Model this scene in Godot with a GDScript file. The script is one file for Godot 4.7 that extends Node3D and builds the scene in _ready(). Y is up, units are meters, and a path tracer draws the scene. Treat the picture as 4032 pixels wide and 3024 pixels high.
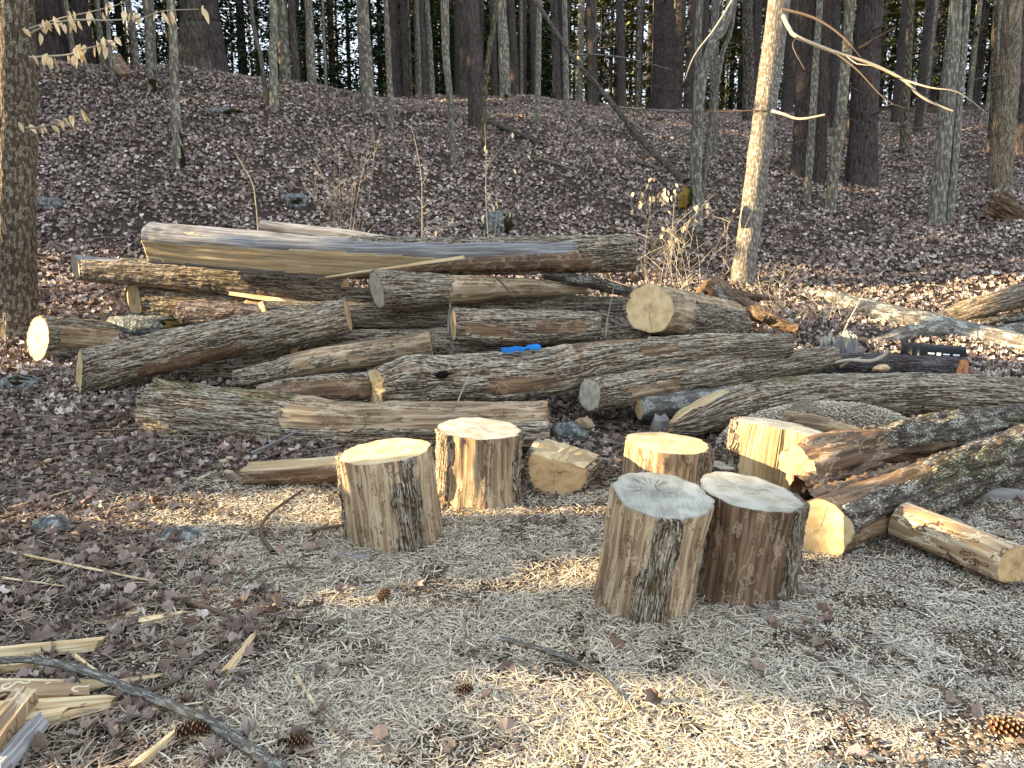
extends Node3D

func _ready() -> void:
	# ---------- camera, sky, sun, exposure ----------
	var cam := Camera3D.new()
	cam.name = "camera"
	cam.position = Vector3(0, 1.5, 0)
	cam.rotation_degrees = Vector3(-11, 0, 0)
	cam.fov = 55.0
	cam.near = 0.05
	cam.far = 400.0
	add_child(cam)
	var env := Environment.new()
	env.background_mode = Environment.BG_SKY
	var sky_mat := ProceduralSkyMaterial.new()
	sky_mat.sky_top_color = Color(0.71, 0.77, 0.86)
	sky_mat.sky_horizon_color = Color(0.90, 0.93, 0.96)
	sky_mat.sky_curve = 0.14
	sky_mat.sky_energy_multiplier = 0.62
	sky_mat.ground_bottom_color = Color(0.30, 0.26, 0.22)
	sky_mat.ground_horizon_color = Color(0.55, 0.55, 0.53)
	sky_mat.sun_angle_max = 30.0
	var sky := Sky.new()
	sky.sky_material = sky_mat
	env.sky = sky
	env.tonemap_mode = Environment.TONE_MAPPER_LINEAR
	env.tonemap_exposure = 8.3
	env.sdfgi_enabled = true
	env.ssao_enabled = true
	env.ssil_enabled = true
	var we := WorldEnvironment.new()
	we.name = "world_environment"
	we.environment = env
	add_child(we)
	var sun := DirectionalLight3D.new()
	sun.name = "sun"
	sun.light_color = Color(1.0, 0.89, 0.71)
	sun.light_energy = 0.95
	sun.light_angular_distance = 0.5
	sun.shadow_enabled = true
	add_child(sun)
	var el := deg_to_rad(17.0)
	var az := deg_to_rad(4.0)
	sun.look_at_from_position(Vector3.ZERO, Vector3(cos(el) * cos(az), -sin(el), -cos(el) * sin(az)), Vector3.UP)

	patch_noise = fractal(5, 0.5, 4)
	broad = fractal(6, 0.05, 3)
	prepare_ground()
	make_textures()
	build_ground()
	build_woods()
	build_pile()
	build_rounds()
	build_branches()
	build_small_things()
	build_litter()

# ---------- ground shape ----------
const GU := [-0.75, -0.44, 0.0, 0.19, 0.47, 0.7]
const GD := [0.0, 3.0, 5.0, 6.5, 8.0, 10.0, 12.0, 14.0, 17.0, 20.0, 24.0, 30.0, 40.0, 60.0]
const GH := [[0.0, 0.0, 0.02, 0.15, 0.55, 1.4, 2.5, 3.6, 5.2, 6.0, 6.1, 5.9, 5.6, 5.3], [0.0, 0.0, 0.02, 0.12, 0.5, 1.35, 2.45, 3.55, 5.1, 5.5, 5.4, 5.2, 5.0, 4.8], [0.0, 0.0, 0.0, 0.05, 0.3, 0.95, 1.8, 2.75, 4.0, 4.9, 5.8, 6.0, 5.8, 5.5], [0.0, 0.0, 0.0, 0.03, 0.25, 0.8, 1.5, 2.3, 3.5, 4.4, 5.4, 6.3, 6.6, 6.5], [0.0, 0.0, 0.0, 0.03, 0.2, 0.7, 1.25, 1.9, 2.85, 3.8, 4.95, 6.4, 8.2, 9.5], [0.0, 0.0, 0.0, 0.03, 0.2, 0.75, 1.4, 2.1, 3.1, 4.1, 5.2, 6.6, 8.2, 9.5]]
var g_slope := []

func prepare_ground() -> void:
	for h in GH:
		var m := []
		for i in h.size():
			var a: int = maxi(0, i - 1)
			var b: int = mini(h.size() - 1, i + 1)
			m.append((h[b] - h[a]) / (GD[b] - GD[a]))
		g_slope.append(m)

func profile(c: int, d: float) -> float:
	if d <= 0.0:
		return 0.0
	var h: Array = GH[c]
	if d >= GD[GD.size() - 1]:
		return h[h.size() - 1]
	var i := 0
	while d > GD[i + 1]:
		i += 1
	var w: float = GD[i + 1] - GD[i]
	var t: float = (d - GD[i]) / w
	var t2 := t * t
	var t3 := t2 * t
	return (2.0 * t3 - 3.0 * t2 + 1.0) * h[i] + (t3 - 2.0 * t2 + t) * g_slope[c][i] * w + (3.0 * t2 - 2.0 * t3) * h[i + 1] + (t3 - t2) * g_slope[c][i + 1] * w

func ground(x: float, z: float) -> float:
	var d := -z
	var base := 0.0
	if d > 0.3:
		var u: float = clampf(x / d, GU[0], GU[GU.size() - 1])
		var k := 0
		while k < GU.size() - 2 and u > GU[k + 1]:
			k += 1
		var f: float = (u - GU[k]) / (GU[k + 1] - GU[k])
		f = f * f * (3.0 - 2.0 * f)
		base = profile(k, d) * (1.0 - f) + profile(k + 1, d) * f
	var q := clampf((d - 3.0) / 9.0, 0.15, 1.6)
	return base + q * (0.035 * sin(1.7 * x + 0.9 * z + 1.0) * sin(1.1 * z - 0.6 * x) + 0.05 * sin(0.8 * x - 0.5 * z) * sin(0.7 * z + 0.4))

func ground_normal(x: float, z: float) -> Vector3:
	var e := 0.12
	return Vector3(ground(x - e, z) - ground(x + e, z), 2.0 * e, ground(x, z - e) - ground(x, z + e)).normalized()

# share of sawdust and shavings on the ground
func sawdust(x: float, z: float) -> float:
	var d := -z
	var n := patch_noise.get_noise_2d(x * 1.3, d * 1.3) * 0.55
	var left := smoothstep(-0.5, 0.45, (x + 1.75) - (3.55 - d) * 0.72 + n)
	var far := 1.0 - smoothstep(-0.3, 0.4, d - (4.35 + clampf(x - 1.2, 0.0, 2.2) * 0.55) + n)
	var near := smoothstep(0.9, 1.5, d)
	return clampf(left * far * near, 0.0, 1.0)

# ---------- noise and textures ----------
var patch_noise := FastNoiseLite.new()
var fine := FastNoiseLite.new()
var broad := FastNoiseLite.new()
var mats := {}
var bark_height := PackedByteArray()
var pine_height := PackedByteArray()

func fractal(sd: int, freq: float, octaves := 4) -> FastNoiseLite:
	var n := FastNoiseLite.new()
	n.seed = sd
	n.noise_type = FastNoiseLite.TYPE_SIMPLEX_SMOOTH
	n.frequency = freq
	n.fractal_octaves = octaves
	return n

func cells(sd: int, freq: float, warp: float) -> FastNoiseLite:
	var n := FastNoiseLite.new()
	n.seed = sd
	n.noise_type = FastNoiseLite.TYPE_CELLULAR
	n.frequency = freq
	n.fractal_type = FastNoiseLite.FRACTAL_NONE
	n.cellular_return_type = FastNoiseLite.RETURN_DISTANCE2_SUB
	n.cellular_jitter = 1.0
	n.domain_warp_enabled = warp > 0.0
	n.domain_warp_amplitude = warp
	n.domain_warp_frequency = freq * 0.8
	return n

# grey noise picture, stretched along v by `stretch`
func grey(n: FastNoiseLite, w: int, h: int, stretch := 1) -> PackedByteArray:
	var im := n.get_seamless_image(w, h / stretch)
	if stretch > 1:
		im.resize(w, h, Image.INTERPOLATE_CUBIC)
	im.convert(Image.FORMAT_L8)
	return im.get_data()

func tex(w: int, h: int, bytes: PackedByteArray) -> ImageTexture:
	var im := Image.create_from_data(w, h, false, Image.FORMAT_RGB8 if bytes.size() == w * h * 3 else Image.FORMAT_L8, bytes)
	if bytes.size() == w * h:
		im.convert(Image.FORMAT_RGB8)
	im.generate_mipmaps()
	return ImageTexture.create_from_image(im)

func mat(called: String, colors: PackedByteArray, heights: PackedByteArray, relief: float, rough := 0.9, w := 512, h := 512) -> StandardMaterial3D:
	var m := StandardMaterial3D.new()
	m.resource_name = called
	m.albedo_texture = tex(w, h, colors)
	m.roughness = rough
	m.metallic_specular = 0.3
	m.vertex_color_use_as_albedo = true
	if heights.size():
		m.heightmap_enabled = true
		m.heightmap_texture = tex(w, h, heights)
		m.heightmap_scale = relief
	mats[called] = m
	return m

func plain(called: String, c: Color, rough := 0.9) -> StandardMaterial3D:
	var m := StandardMaterial3D.new()
	m.resource_name = called
	m.albedo_color = c
	m.roughness = rough
	m.metallic_specular = 0.3
	m.vertex_color_use_as_albedo = true
	mats[called] = m
	return m

func put3(a: PackedByteArray, at: int, c: Color) -> void:
	a[at] = int(clampf(c.r, 0.0, 1.0) * 255.0)
	a[at + 1] = int(clampf(c.g, 0.0, 1.0) * 255.0)
	a[at + 2] = int(clampf(c.b, 0.0, 1.0) * 255.0)

func make_textures() -> void:
	var N := 512
	# furrowed bark: a net of dark furrows between long ridges
	var recipes := [["ash_bark", 11, 0.034, 26.0, Color(0.725, 0.675, 0.58), Color(0.325, 0.272, 0.215), Color(0.65, 0.575, 0.475)], ["pine_bark", 21, 0.026, 16.0, Color(0.49, 0.46, 0.445), Color(0.26, 0.225, 0.21), Color(0.43, 0.375, 0.35)]]
	for rc in recipes:
		var c := grey(cells(rc[1], rc[2], rc[3]), N, N, 4)
		var net := grey(fractal(rc[1] + 4, 0.036, 3), N, N, 8)
		var f2 := grey(fractal(rc[1] + 7, 0.09, 3), N, N, 4)
		var f := grey(fractal(rc[1] + 1, 0.05, 5), N, N)
		var b := grey(fractal(rc[1] + 2, 0.008, 3), N, N)
		var col := PackedByteArray()
		col.resize(N * N * 3)
		var hei := PackedByteArray()
		hei.resize(N * N)
		var ridge: Color = rc[4]
		var furrow: Color = rc[5]
		var warm: Color = rc[6]
		for i in N * N:
			var cv := c[i] / 255.0
			var fv := f[i] / 255.0
			var nv := absf(net[i] / 255.0 - 0.5) * 2.0
			var h := smoothstep(0.0, 0.26, nv + (fv - 0.5) * 0.14) * (0.45 + 0.55 * smoothstep(0.02, 0.30, cv + (fv - 0.5) * 0.3)) * (0.55 + 0.2 * fv + 0.25 * f2[i] / 255.0)
			hei[i] = int(h * 255.0)
			var top := ridge.lerp(warm, smoothstep(0.4, 0.65, b[i] / 255.0))
			var k := smoothstep(0.04, 0.5, h)
			put3(col, i * 3, furrow.lerp(top, k) * (0.76 + 0.48 * fv))
		mat(rc[0], col, hei, 1.7)
		if rc[0] == "ash_bark":
			bark_height = hei
		else:
			pine_height = hei
	# smooth grey bark with pale lichen
	var s1 := grey(fractal(31, 0.012, 4), N, N)
	var s2 := grey(fractal(32, 0.07, 4), N, N)
	var s3 := grey(fractal(33, 0.03, 4), N, N, 4)
	var col2 := PackedByteArray()
	col2.resize(N * N * 3)
	var hei2 := PackedByteArray()
	hei2.resize(N * N)
	for i in N * N:
		var v := s2[i] / 255.0
		var c2 := Color(0.51, 0.485, 0.44).lerp(Color(0.40, 0.375, 0.335), smoothstep(0.35, 0.65, s3[i] / 255.0))
		c2 = c2.lerp(Color(0.72, 0.72, 0.66), smoothstep(0.56, 0.66, s1[i] / 255.0 + (v - 0.5) * 0.35) * 0.8)
		put3(col2, i * 3, c2 * (0.8 + 0.4 * v))
		hei2[i] = int(clampf(v * 0.7 + s3[i] / 255.0 * 0.3, 0.0, 1.0) * 255.0)
	mat("grey_bark", col2, hei2, 0.5)
	# dark smoother bark with pale flecks of lichen
	var col3 := PackedByteArray()
	col3.resize(N * N * 3)
	var f3 := grey(cells(35, 0.05, 20.0), N, N)
	for i in N * N:
		var v := s2[i] / 255.0
		var c2 := Color(0.40, 0.345, 0.29).lerp(Color(0.24, 0.205, 0.17), smoothstep(0.3, 0.7, s3[i] / 255.0))
		c2 = c2.lerp(Color(0.47, 0.44, 0.37), smoothstep(0.45, 0.6, s1[i] / 255.0) * 0.6)
		c2 = c2.lerp(Color(0.80, 0.80, 0.72), smoothstep(0.65, 0.72, v + (s1[i] / 255.0 - 0.5) * 0.5) * 0.85)
		put3(col3, i * 3, c2 * (0.9 + 0.2 * f3[i] / 255.0))
	mat("maple_bark", col3, s3, 1.0)
	# bare wood under the bark: grain, stains and the winding galleries of beetles
	var g1 := grey(fractal(41, 0.10, 4), N, N, 32)
	var g2 := grey(fractal(42, 0.012, 4), N, N, 8)
	var g3 := grey(fractal(43, 0.016, 4), N, N, 8)
	var tracks := Image.create(N, N, false, Image.FORMAT_L8)
	tracks.fill(Color(0.5, 0.5, 0.5))
	var rng := RandomNumberGenerator.new()
	rng.seed = 44
	for k in 75:
		var p := Vector2(rng.randf() * N, rng.randf() * N)
		var a := rng.randf() * TAU
		var turn := 0.0
		var tone := 0.95 if rng.randf() < 0.62 else 0.1
		var wide := rng.randi_range(3, 7)
		for st in rng.randi_range(25, 80):
			turn = clampf(turn + rng.randf_range(-0.32, 0.32), -0.42, 0.42)
			a += turn
			p += Vector2(cos(a), sin(a)) * 3.0
			for dx in wide:
				for dy in wide:
					tracks.set_pixel(posmod(int(p.x) + dx, N), posmod(int(p.y) + dy, N), Color(tone, tone, tone))
	var tr := tracks.get_data()
	for kind in [["bare_wood", Color(0.76, 0.67, 0.525), Color(0.61, 0.51, 0.39), Color(0.42, 0.335, 0.255), 0.45], ["brown_wood", Color(0.57, 0.465, 0.35), Color(0.44, 0.345, 0.26), Color(0.32, 0.25, 0.195), 0.4], ["pale_wood", Color(0.74, 0.66, 0.53), Color(0.60, 0.50, 0.37), Color(0.50, 0.405, 0.30), 0.8]]:
		var col := PackedByteArray()
		col.resize(N * N * 3)
		var hei := PackedByteArray()
		hei.resize(N * N)
		for i in N * N:
			var gr := g1[i] / 255.0
			var c4: Color = kind[1].lerp(kind[2], smoothstep(0.34, 0.64, g2[i] / 255.0 + (gr - 0.5) * 0.22))
			c4 = c4.lerp(kind[3], 0.7 * smoothstep(0.56, 0.76, g3[i] / 255.0 + (gr - 0.5) * 0.2))
			c4 = c4 * (0.92 + 0.16 * gr)
			var t := tr[i] / 255.0
			if t > 0.6:
				c4 = c4.lerp(Color(0.88, 0.82, 0.70), kind[4])
			elif t < 0.4:
				c4 = c4.lerp(Color(0.27, 0.19, 0.125), kind[4])
			put3(col, i * 3, c4)
			hei[i] = int(clampf(0.55 + (gr - 0.5) * 0.55 - absf(t - 0.5) * 0.35, 0.0, 1.0) * 255.0)
		mat(kind[0], col, hei, 0.14, 0.8)
	# freshly split wood and weathered grey wood
	var g4 := grey(fractal(51, 0.10, 5), N, N, 32)
	var g5 := grey(fractal(52, 0.02, 4), N, N, 8)
	for kind in [["split_wood", Color(0.885, 0.80, 0.63), Color(0.755, 0.625, 0.435)], ["grey_wood", Color(0.71, 0.705, 0.69), Color(0.50, 0.475, 0.445)]]:
		var col := PackedByteArray()
		col.resize(N * N * 3)
		for i in N * N:
			var gr := g4[i] / 255.0
			var c5: Color = kind[1].lerp(kind[2], smoothstep(0.35, 0.68, g5[i] / 255.0 * 0.5 + gr * 0.5))
			put3(col, i * 3, c5 * (0.9 + 0.2 * gr))
		mat(kind[0], col, g4, 0.5, 0.75)
	# sawn ends: growth rings, saw lines and drying cracks
	var w1 := fractal(61, 0.010, 3)
	var w2 := fractal(62, 0.03, 3)
	for kind in [["sawn_end", Color(0.86, 0.765, 0.585), Color(0.775, 0.655, 0.46), 63, 2, 0.0], ["grey_end", Color(0.73, 0.705, 0.63), Color(0.615, 0.585, 0.505), 64, 1, 0.0], ["fan_end", Color(0.69, 0.67, 0.60), Color(0.58, 0.56, 0.495), 67, 2, 1.0], ["aged_end", Color(0.79, 0.665, 0.475), Color(0.69, 0.555, 0.375), 65, 3, 0.3], ["rosy_end", Color(0.80, 0.56, 0.375), Color(0.66, 0.42, 0.265), 66, 8, 0.4]]:
		var col := PackedByteArray()
		col.resize(N * N * 3)
		var rg := RandomNumberGenerator.new()
		rg.seed = kind[3]
		var cracks := []
		for k in kind[4]:
			cracks.append([rg.randf() * TAU, rg.randf_range(0.25, 0.95), rg.randf() * 0.2])
		var off: float = kind[3] * 37.0
		for y in N:
			for x in N:
				var px := (x - 256.0) / 245.0
				var py := (y - 256.0) / 245.0
				var r := sqrt(px * px + py * py)
				var th := atan2(py, px)
				var bend := w1.get_noise_2d(x + off, y) * 0.10
				var ring := 0.5 + 0.5 * sin((r + bend) * 92.0)
				var saw := w2.get_noise_2d(x * 3.2 + y * 1.4 + off, (y - x * 0.45) * 0.12)
				var blot := w1.get_noise_2d(x * 0.7 + 300.0, y * 0.7 + off)
				var c6: Color = kind[1].lerp(kind[2], clampf(ring * 0.42 + 0.2 + blot * 1.3 + saw * 0.75, 0.0, 1.0))
				if r < 0.22 + 0.1 * w1.get_noise_2d(th * 20.0, 5.0):
					c6 = c6 * 0.90
				for ck in cracks:
					var da := absf(angle_difference(th + w2.get_noise_1d(r * 80.0 + ck[0] * 50.0) * 0.05, ck[0]))
					if r > ck[2] and r < ck[1] and da * r < 0.008:
						c6 = c6 * (0.55 - 0.12 * kind[5])
				if kind[5] > 0.9:
					var fx := px - 0.22
					var fy := py + 0.12
					var ray := w2.get_noise_2d(atan2(fy, fx) * 190.0, 9.0)
					c6 = c6 * (1.0 - 0.30 * smoothstep(0.0, 0.35, ray) * smoothstep(0.05, 0.16, sqrt(fx * fx + fy * fy)) * (1.0 - smoothstep(0.4, 0.6, sqrt(fx * fx + fy * fy))) * smoothstep(-0.1, 0.1, fx - fy * 0.6))
					if px < -0.3:
						c6 = c6 * 1.06
				put3(col, (y * N + x) * 3, c6 * (1.0 - 0.16 * smoothstep(0.93, 1.0, r)))
		mat(kind[0], col, PackedByteArray(), 0.0, 0.75)
	# forest soil
	var e1 := grey(fractal(71, 0.03, 5), N, N)
	var e2 := grey(cells(72, 0.06, 18.0), N, N)
	var col8 := PackedByteArray()
	col8.resize(N * N * 3)
	for i in N * N:
		var c8 := Color(0.80, 0.74, 0.68).lerp(Color(1.0, 0.97, 0.93), e1[i] / 255.0)
		put3(col8, i * 3, c8 * (0.55 + 0.6 * e2[i] / 255.0))
	var soil := mat("soil", col8, e2, 2.0, 1.0)
	soil.uv1_triplanar = true
	soil.uv1_world_triplanar = true
	soil.uv1_scale = Vector3(1.7, 1.7, 1.7)
	var heap_mat := mat("sawdust", col8, e2, 1.2, 1.0)
	heap_mat.albedo_color = Color(0.93, 0.87, 0.76)
	heap_mat.uv1_triplanar = true
	heap_mat.uv1_scale = Vector3(6, 6, 6)
	# stone
	var col9 := PackedByteArray()
	col9.resize(N * N * 3)
	for i in N * N:
		var c9 := Color(0.30, 0.305, 0.295).lerp(Color(0.47, 0.475, 0.45), smoothstep(0.3, 0.7, e1[i] / 255.0))
		c9 = c9.lerp(Color(0.75, 0.77, 0.72), smoothstep(0.58, 0.66, s1[i] / 255.0) * 0.7)
		put3(col9, i * 3, c9 * (0.8 + 0.35 * s2[i] / 255.0))
	var stone := mat("stone", col9, e1, 1.5, 0.9)
	stone.uv1_triplanar = true
	stone.uv1_scale = Vector3(2.2, 2.2, 2.2)
	var mo := plain("moss", Color(0.235, 0.22, 0.095), 1.0)
	mo.heightmap_enabled = true
	mo.heightmap_texture = tex(N, N, s2)
	mo.heightmap_scale = 2.0
	mo.uv1_triplanar = true
	mo.uv1_scale = Vector3(4, 4, 4)
	plain("twig", Color(0.42, 0.36, 0.30))
	plain("pale_twig", Color(0.73, 0.68, 0.58))
	plain("needle", Color(0.9, 0.9, 0.9))
	plain("litter", Color(1, 1, 1), 0.85)
	var lf := plain("dry_leaf", Color(0.92, 0.82, 0.63), 0.7)
	lf.backlight_enabled = true
	lf.backlight = Color(0.35, 0.28, 0.18)
	plain("cone", Color(0.33, 0.225, 0.15))
	plain("cone_tip", Color(0.56, 0.45, 0.33))
	plain("black_plastic", Color(0.05, 0.055, 0.06), 0.4)
	plain("white_print", Color(0.75, 0.78, 0.78), 0.6)
	plain("green_print", Color(0.10, 0.42, 0.34), 0.6)
	plain("blue_paint", Color(0.13, 0.44, 0.70), 0.8)
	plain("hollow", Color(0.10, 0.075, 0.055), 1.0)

# ---------- naming and assembling ----------
var used := {}

func numbered(called: String) -> String:
	var n: int = used.get(called, 0)
	used[called] = n + 1
	return called if n == 0 else "%s_%03d" % [called, n]

func tag(o: Node3D, label: String, category: String, group := "") -> Node3D:
	o.set_meta("label", label)
	o.set_meta("category", category)
	if group != "":
		o.set_meta("group", group)
	return o

func thing(called: String, label: String, category: String, at: Vector3, group := "") -> Node3D:
	var o := Node3D.new()
	o.name = numbered(called)
	add_child(o, true)
	o.position = at
	return tag(o, label, category, group)

func part(called: String, m: Mesh, material: Material, under: Node3D, world_space := true) -> MeshInstance3D:
	var o := MeshInstance3D.new()
	o.name = called if under != self else numbered(called)
	o.mesh = m
	o.material_override = material
	under.add_child(o, true)
	if world_space and under != self:
		var p := Vector3.ZERO
		var q: Node = under
		while q != self:
			p += q.position
			q = q.get_parent()
		o.position = -p
	return o

func fill(called: String, m: Mesh, material: Material, buffer: PackedFloat32Array, label: String, category: String) -> void:
	var mm := MultiMesh.new()
	mm.transform_format = MultiMesh.TRANSFORM_3D
	mm.use_colors = true
	mm.mesh = m
	mm.instance_count = buffer.size() / 16
	mm.buffer = buffer
	var o := MultiMeshInstance3D.new()
	o.name = numbered(called)
	o.multimesh = mm
	o.material_override = material
	add_child(o, true)
	o.set_meta("kind", "stuff")
	tag(o, label, category)

func row(b: PackedFloat32Array, k: int, t: Transform3D, c: Color) -> void:
	var x := t.basis.x
	var y := t.basis.y
	var z := t.basis.z
	var o := t.origin
	b[k] = x.x
	b[k + 1] = y.x
	b[k + 2] = z.x
	b[k + 3] = o.x
	b[k + 4] = x.y
	b[k + 5] = y.y
	b[k + 6] = z.y
	b[k + 7] = o.y
	b[k + 8] = x.z
	b[k + 9] = y.z
	b[k + 10] = z.z
	b[k + 11] = o.z
	b[k + 12] = c.r
	b[k + 13] = c.g
	b[k + 14] = c.b
	b[k + 15] = 1.0

func commit(v: PackedVector3Array, ix: PackedInt32Array, uv := PackedVector2Array(), col := PackedColorArray(), flat := false) -> ArrayMesh:
	var a := []
	a.resize(Mesh.ARRAY_MAX)
	a[Mesh.ARRAY_VERTEX] = v
	a[Mesh.ARRAY_INDEX] = ix
	if uv.size():
		a[Mesh.ARRAY_TEX_UV] = uv
	if col.size():
		a[Mesh.ARRAY_COLOR] = col
	var st := SurfaceTool.new()
	st.create_from_arrays(a)
	if flat:
		st.deindex()
		st.set_smooth_group(-1)
		var st2 := SurfaceTool.new()
		st2.begin(Mesh.PRIMITIVE_TRIANGLES)
		st2.set_smooth_group(-1)
		for i in ix.size():
			if col.size():
				st2.set_color(col[ix[i]])
			if uv.size():
				st2.set_uv(uv[ix[i]])
			st2.add_vertex(v[ix[i]])
		st2.generate_normals()
		return st2.commit()
	st.generate_normals()
	return st.commit()

# ---------- round bodies along a path: logs, stumps, trunks, limbs ----------
class Body:
	var c := PackedVector3Array()
	var t := PackedVector3Array()
	var n := PackedVector3Array()
	var b := PackedVector3Array()
	var s := PackedFloat32Array()
	var r := PackedFloat32Array()
	var rad := PackedFloat32Array()
	var mask := PackedFloat32Array()
	var slide0 := PackedFloat32Array()
	var slide1 := PackedFloat32Array()
	var nl := 0
	var nt := 0
	var grip := 6.0
	func dir(j: int, i: int) -> Vector3:
		var a := TAU * i / nt
		return n[j] * cos(a) + b[j] * sin(a)
	func at(j: int, i: int, rr: float) -> Vector3:
		var f := float(j) / (nl - 1)
		return c[j] + dir(j, i) * rr + t[j] * (slide1[i] * pow(f, grip) + slide0[i] * pow(1.0 - f, grip))

func body(pts: Array, rs: Array, dl: float, arc: float, ref: Vector3) -> Body:
	var B := Body.new()
	var total := 0.0
	var cum := [0.0]
	for i in pts.size() - 1:
		total += pts[i].distance_to(pts[i + 1])
		cum.append(total)
	B.nl = maxi(3, int(total / dl) + 1)
	var rmax := 0.0
	var k := 0
	for j in B.nl:
		var q := total * j / (B.nl - 1)
		while k < pts.size() - 2 and q > cum[k + 1]:
			k += 1
		var f: float = (q - cum[k]) / (cum[k + 1] - cum[k])
		var p0: Vector3 = pts[maxi(0, k - 1)]
		var p1: Vector3 = pts[k]
		var p2: Vector3 = pts[k + 1]
		var p3: Vector3 = pts[mini(pts.size() - 1, k + 2)]
		B.c.append(p1.cubic_interpolate(p2, p0, p3, f))
		var rr: float = lerpf(rs[k], rs[k + 1], smoothstep(0.0, 1.0, f))
		B.r.append(rr)
		rmax = maxf(rmax, rr)
		B.s.append(q)
	B.nt = clampi(int(TAU * rmax / arc), 6, 110)
	for j in B.nl:
		var tt := (B.c[mini(B.nl - 1, j + 1)] - B.c[maxi(0, j - 1)]).normalized()
		B.t.append(tt)
		var nn := (ref - tt * tt.dot(ref)).normalized()
		B.n.append(nn)
		B.b.append(tt.cross(nn))
	B.rad.resize(B.nl * B.nt)
	for j in B.nl:
		for i in B.nt:
			B.rad[j * B.nt + i] = B.r[j]
	B.slide0.resize(B.nt)
	B.slide1.resize(B.nt)
	return B

# uneven girth, humps and flats; o: sd, wob, humps [t, deg, size, height], flats [deg, [offsets along the length in radii]], lean0/lean1 (plane of an end), jag0/jag1 (splintered ends)
func shape(B: Body, o: Dictionary) -> void:
	var sd: float = o.get("sd", 1) * 13.7
	var wob: float = o.get("wob", 0.06)
	var humps: Array = o.get("humps", [])
	var flats: Array = o.get("flats", [])
	B.grip = o.get("grip", 6.0)
	for j in B.nl:
		var f := float(j) / (B.nl - 1)
		for i in B.nt:
			var a := TAU * i / B.nt
			var k := j * B.nt + i
			var r := B.r[j]
			var w := wob * broad.get_noise_3d(cos(a) * 26.0 + sd, sin(a) * 26.0, B.s[j] * 30.0) * 2.0
			w += 0.025 * broad.get_noise_3d(cos(a) * 90.0, sin(a) * 90.0 + sd, B.s[j] * 90.0)
			for h in humps:
				var da: float = angle_difference(a, deg_to_rad(h[1])) * r
				var ds: float = (f - h[0]) * B.s[B.nl - 1]
				w += h[3] * exp(-(da * da + ds * ds * 0.6) / (h[2] * h[2]))
			r *= 1.0 + w
			for fl in flats:
				var lim: Array = fl[1]
				var g: float = f * (lim.size() - 1)
				var m: int = mini(int(g), lim.size() - 2)
				var off: float = lerpf(lim[m], lim[m + 1], smoothstep(0.0, 1.0, g - m)) * B.r[j]
				var cs: float = cos(a - deg_to_rad(fl[0]))
				if cs > 0.05 and off < 1.5 * B.r[j]:
					var rough: float = off + 0.012 * broad.get_noise_3d(B.s[j] * 14.0, a * 40.0, sd)
					r = minf(r, rough / cs) if rough > 0.0 else minf(r, maxf(0.012, r * 0.0 + 0.012))
			B.rad[k] = r
	for i in B.nt:
		for e in 2:
			var key := "lean%d" % e
			var x := 0.0
			var j := 0 if e == 0 else B.nl - 1
			if o.has(key):
				var m: Vector3 = o[key].normalized()
				x = -(B.dir(j, i) * B.rad[j * B.nt + i]).dot(m) / B.t[j].dot(m)
			var jag: float = o.get("jag%d" % e, 0.0)
			if jag > 0.0:
				var a := TAU * i / B.nt
				x += jag * (broad.get_noise_3d(cos(a) * 60.0 + sd, sin(a) * 60.0, 7.0 * e) * 2.2 + 0.5 * broad.get_noise_2d(i * 70.0, sd))
			if e == 0:
				B.slide0[i] = x
			else:
				B.slide1[i] = x

# where the bark is on: base + boxes [t0, t1, deg0, deg1, weight] + noise
func bark_mask(B: Body, base: float, boxes: Array, sd: float, ragged := 0.8) -> void:
	B.mask.resize(B.nl * B.nt)
	for j in B.nl:
		var f := float(j) / (B.nl - 1)
		for i in B.nt:
			var deg := 360.0 * i / B.nt
			var a := TAU * i / B.nt
			var v := base
			for q in boxes:
				var mid: float = (q[2] + q[3]) * 0.5
				var half: float = (q[3] - q[2]) * 0.5
				var da: float = absf(rad_to_deg(angle_difference(deg_to_rad(deg), deg_to_rad(mid))))
				var ka := 1.0 - smoothstep(half - 9.0, half + 9.0, da)
				var kt := smoothstep(q[0] - 0.06, q[0] + 0.05, f) * (1.0 - smoothstep(q[1] - 0.05, q[1] + 0.06, f))
				v += q[4] * ka * kt
			v += ragged * (broad.get_noise_3d(cos(a) * B.r[j] * 160.0 + sd * 31.0, sin(a) * B.r[j] * 160.0, B.s[j] * 70.0) + 0.6 * broad.get_noise_3d(cos(a) * B.r[j] * 520.0 + sd * 31.0, sin(a) * B.r[j] * 520.0, B.s[j] * 200.0))
			B.mask[j * B.nt + i] = v

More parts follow.
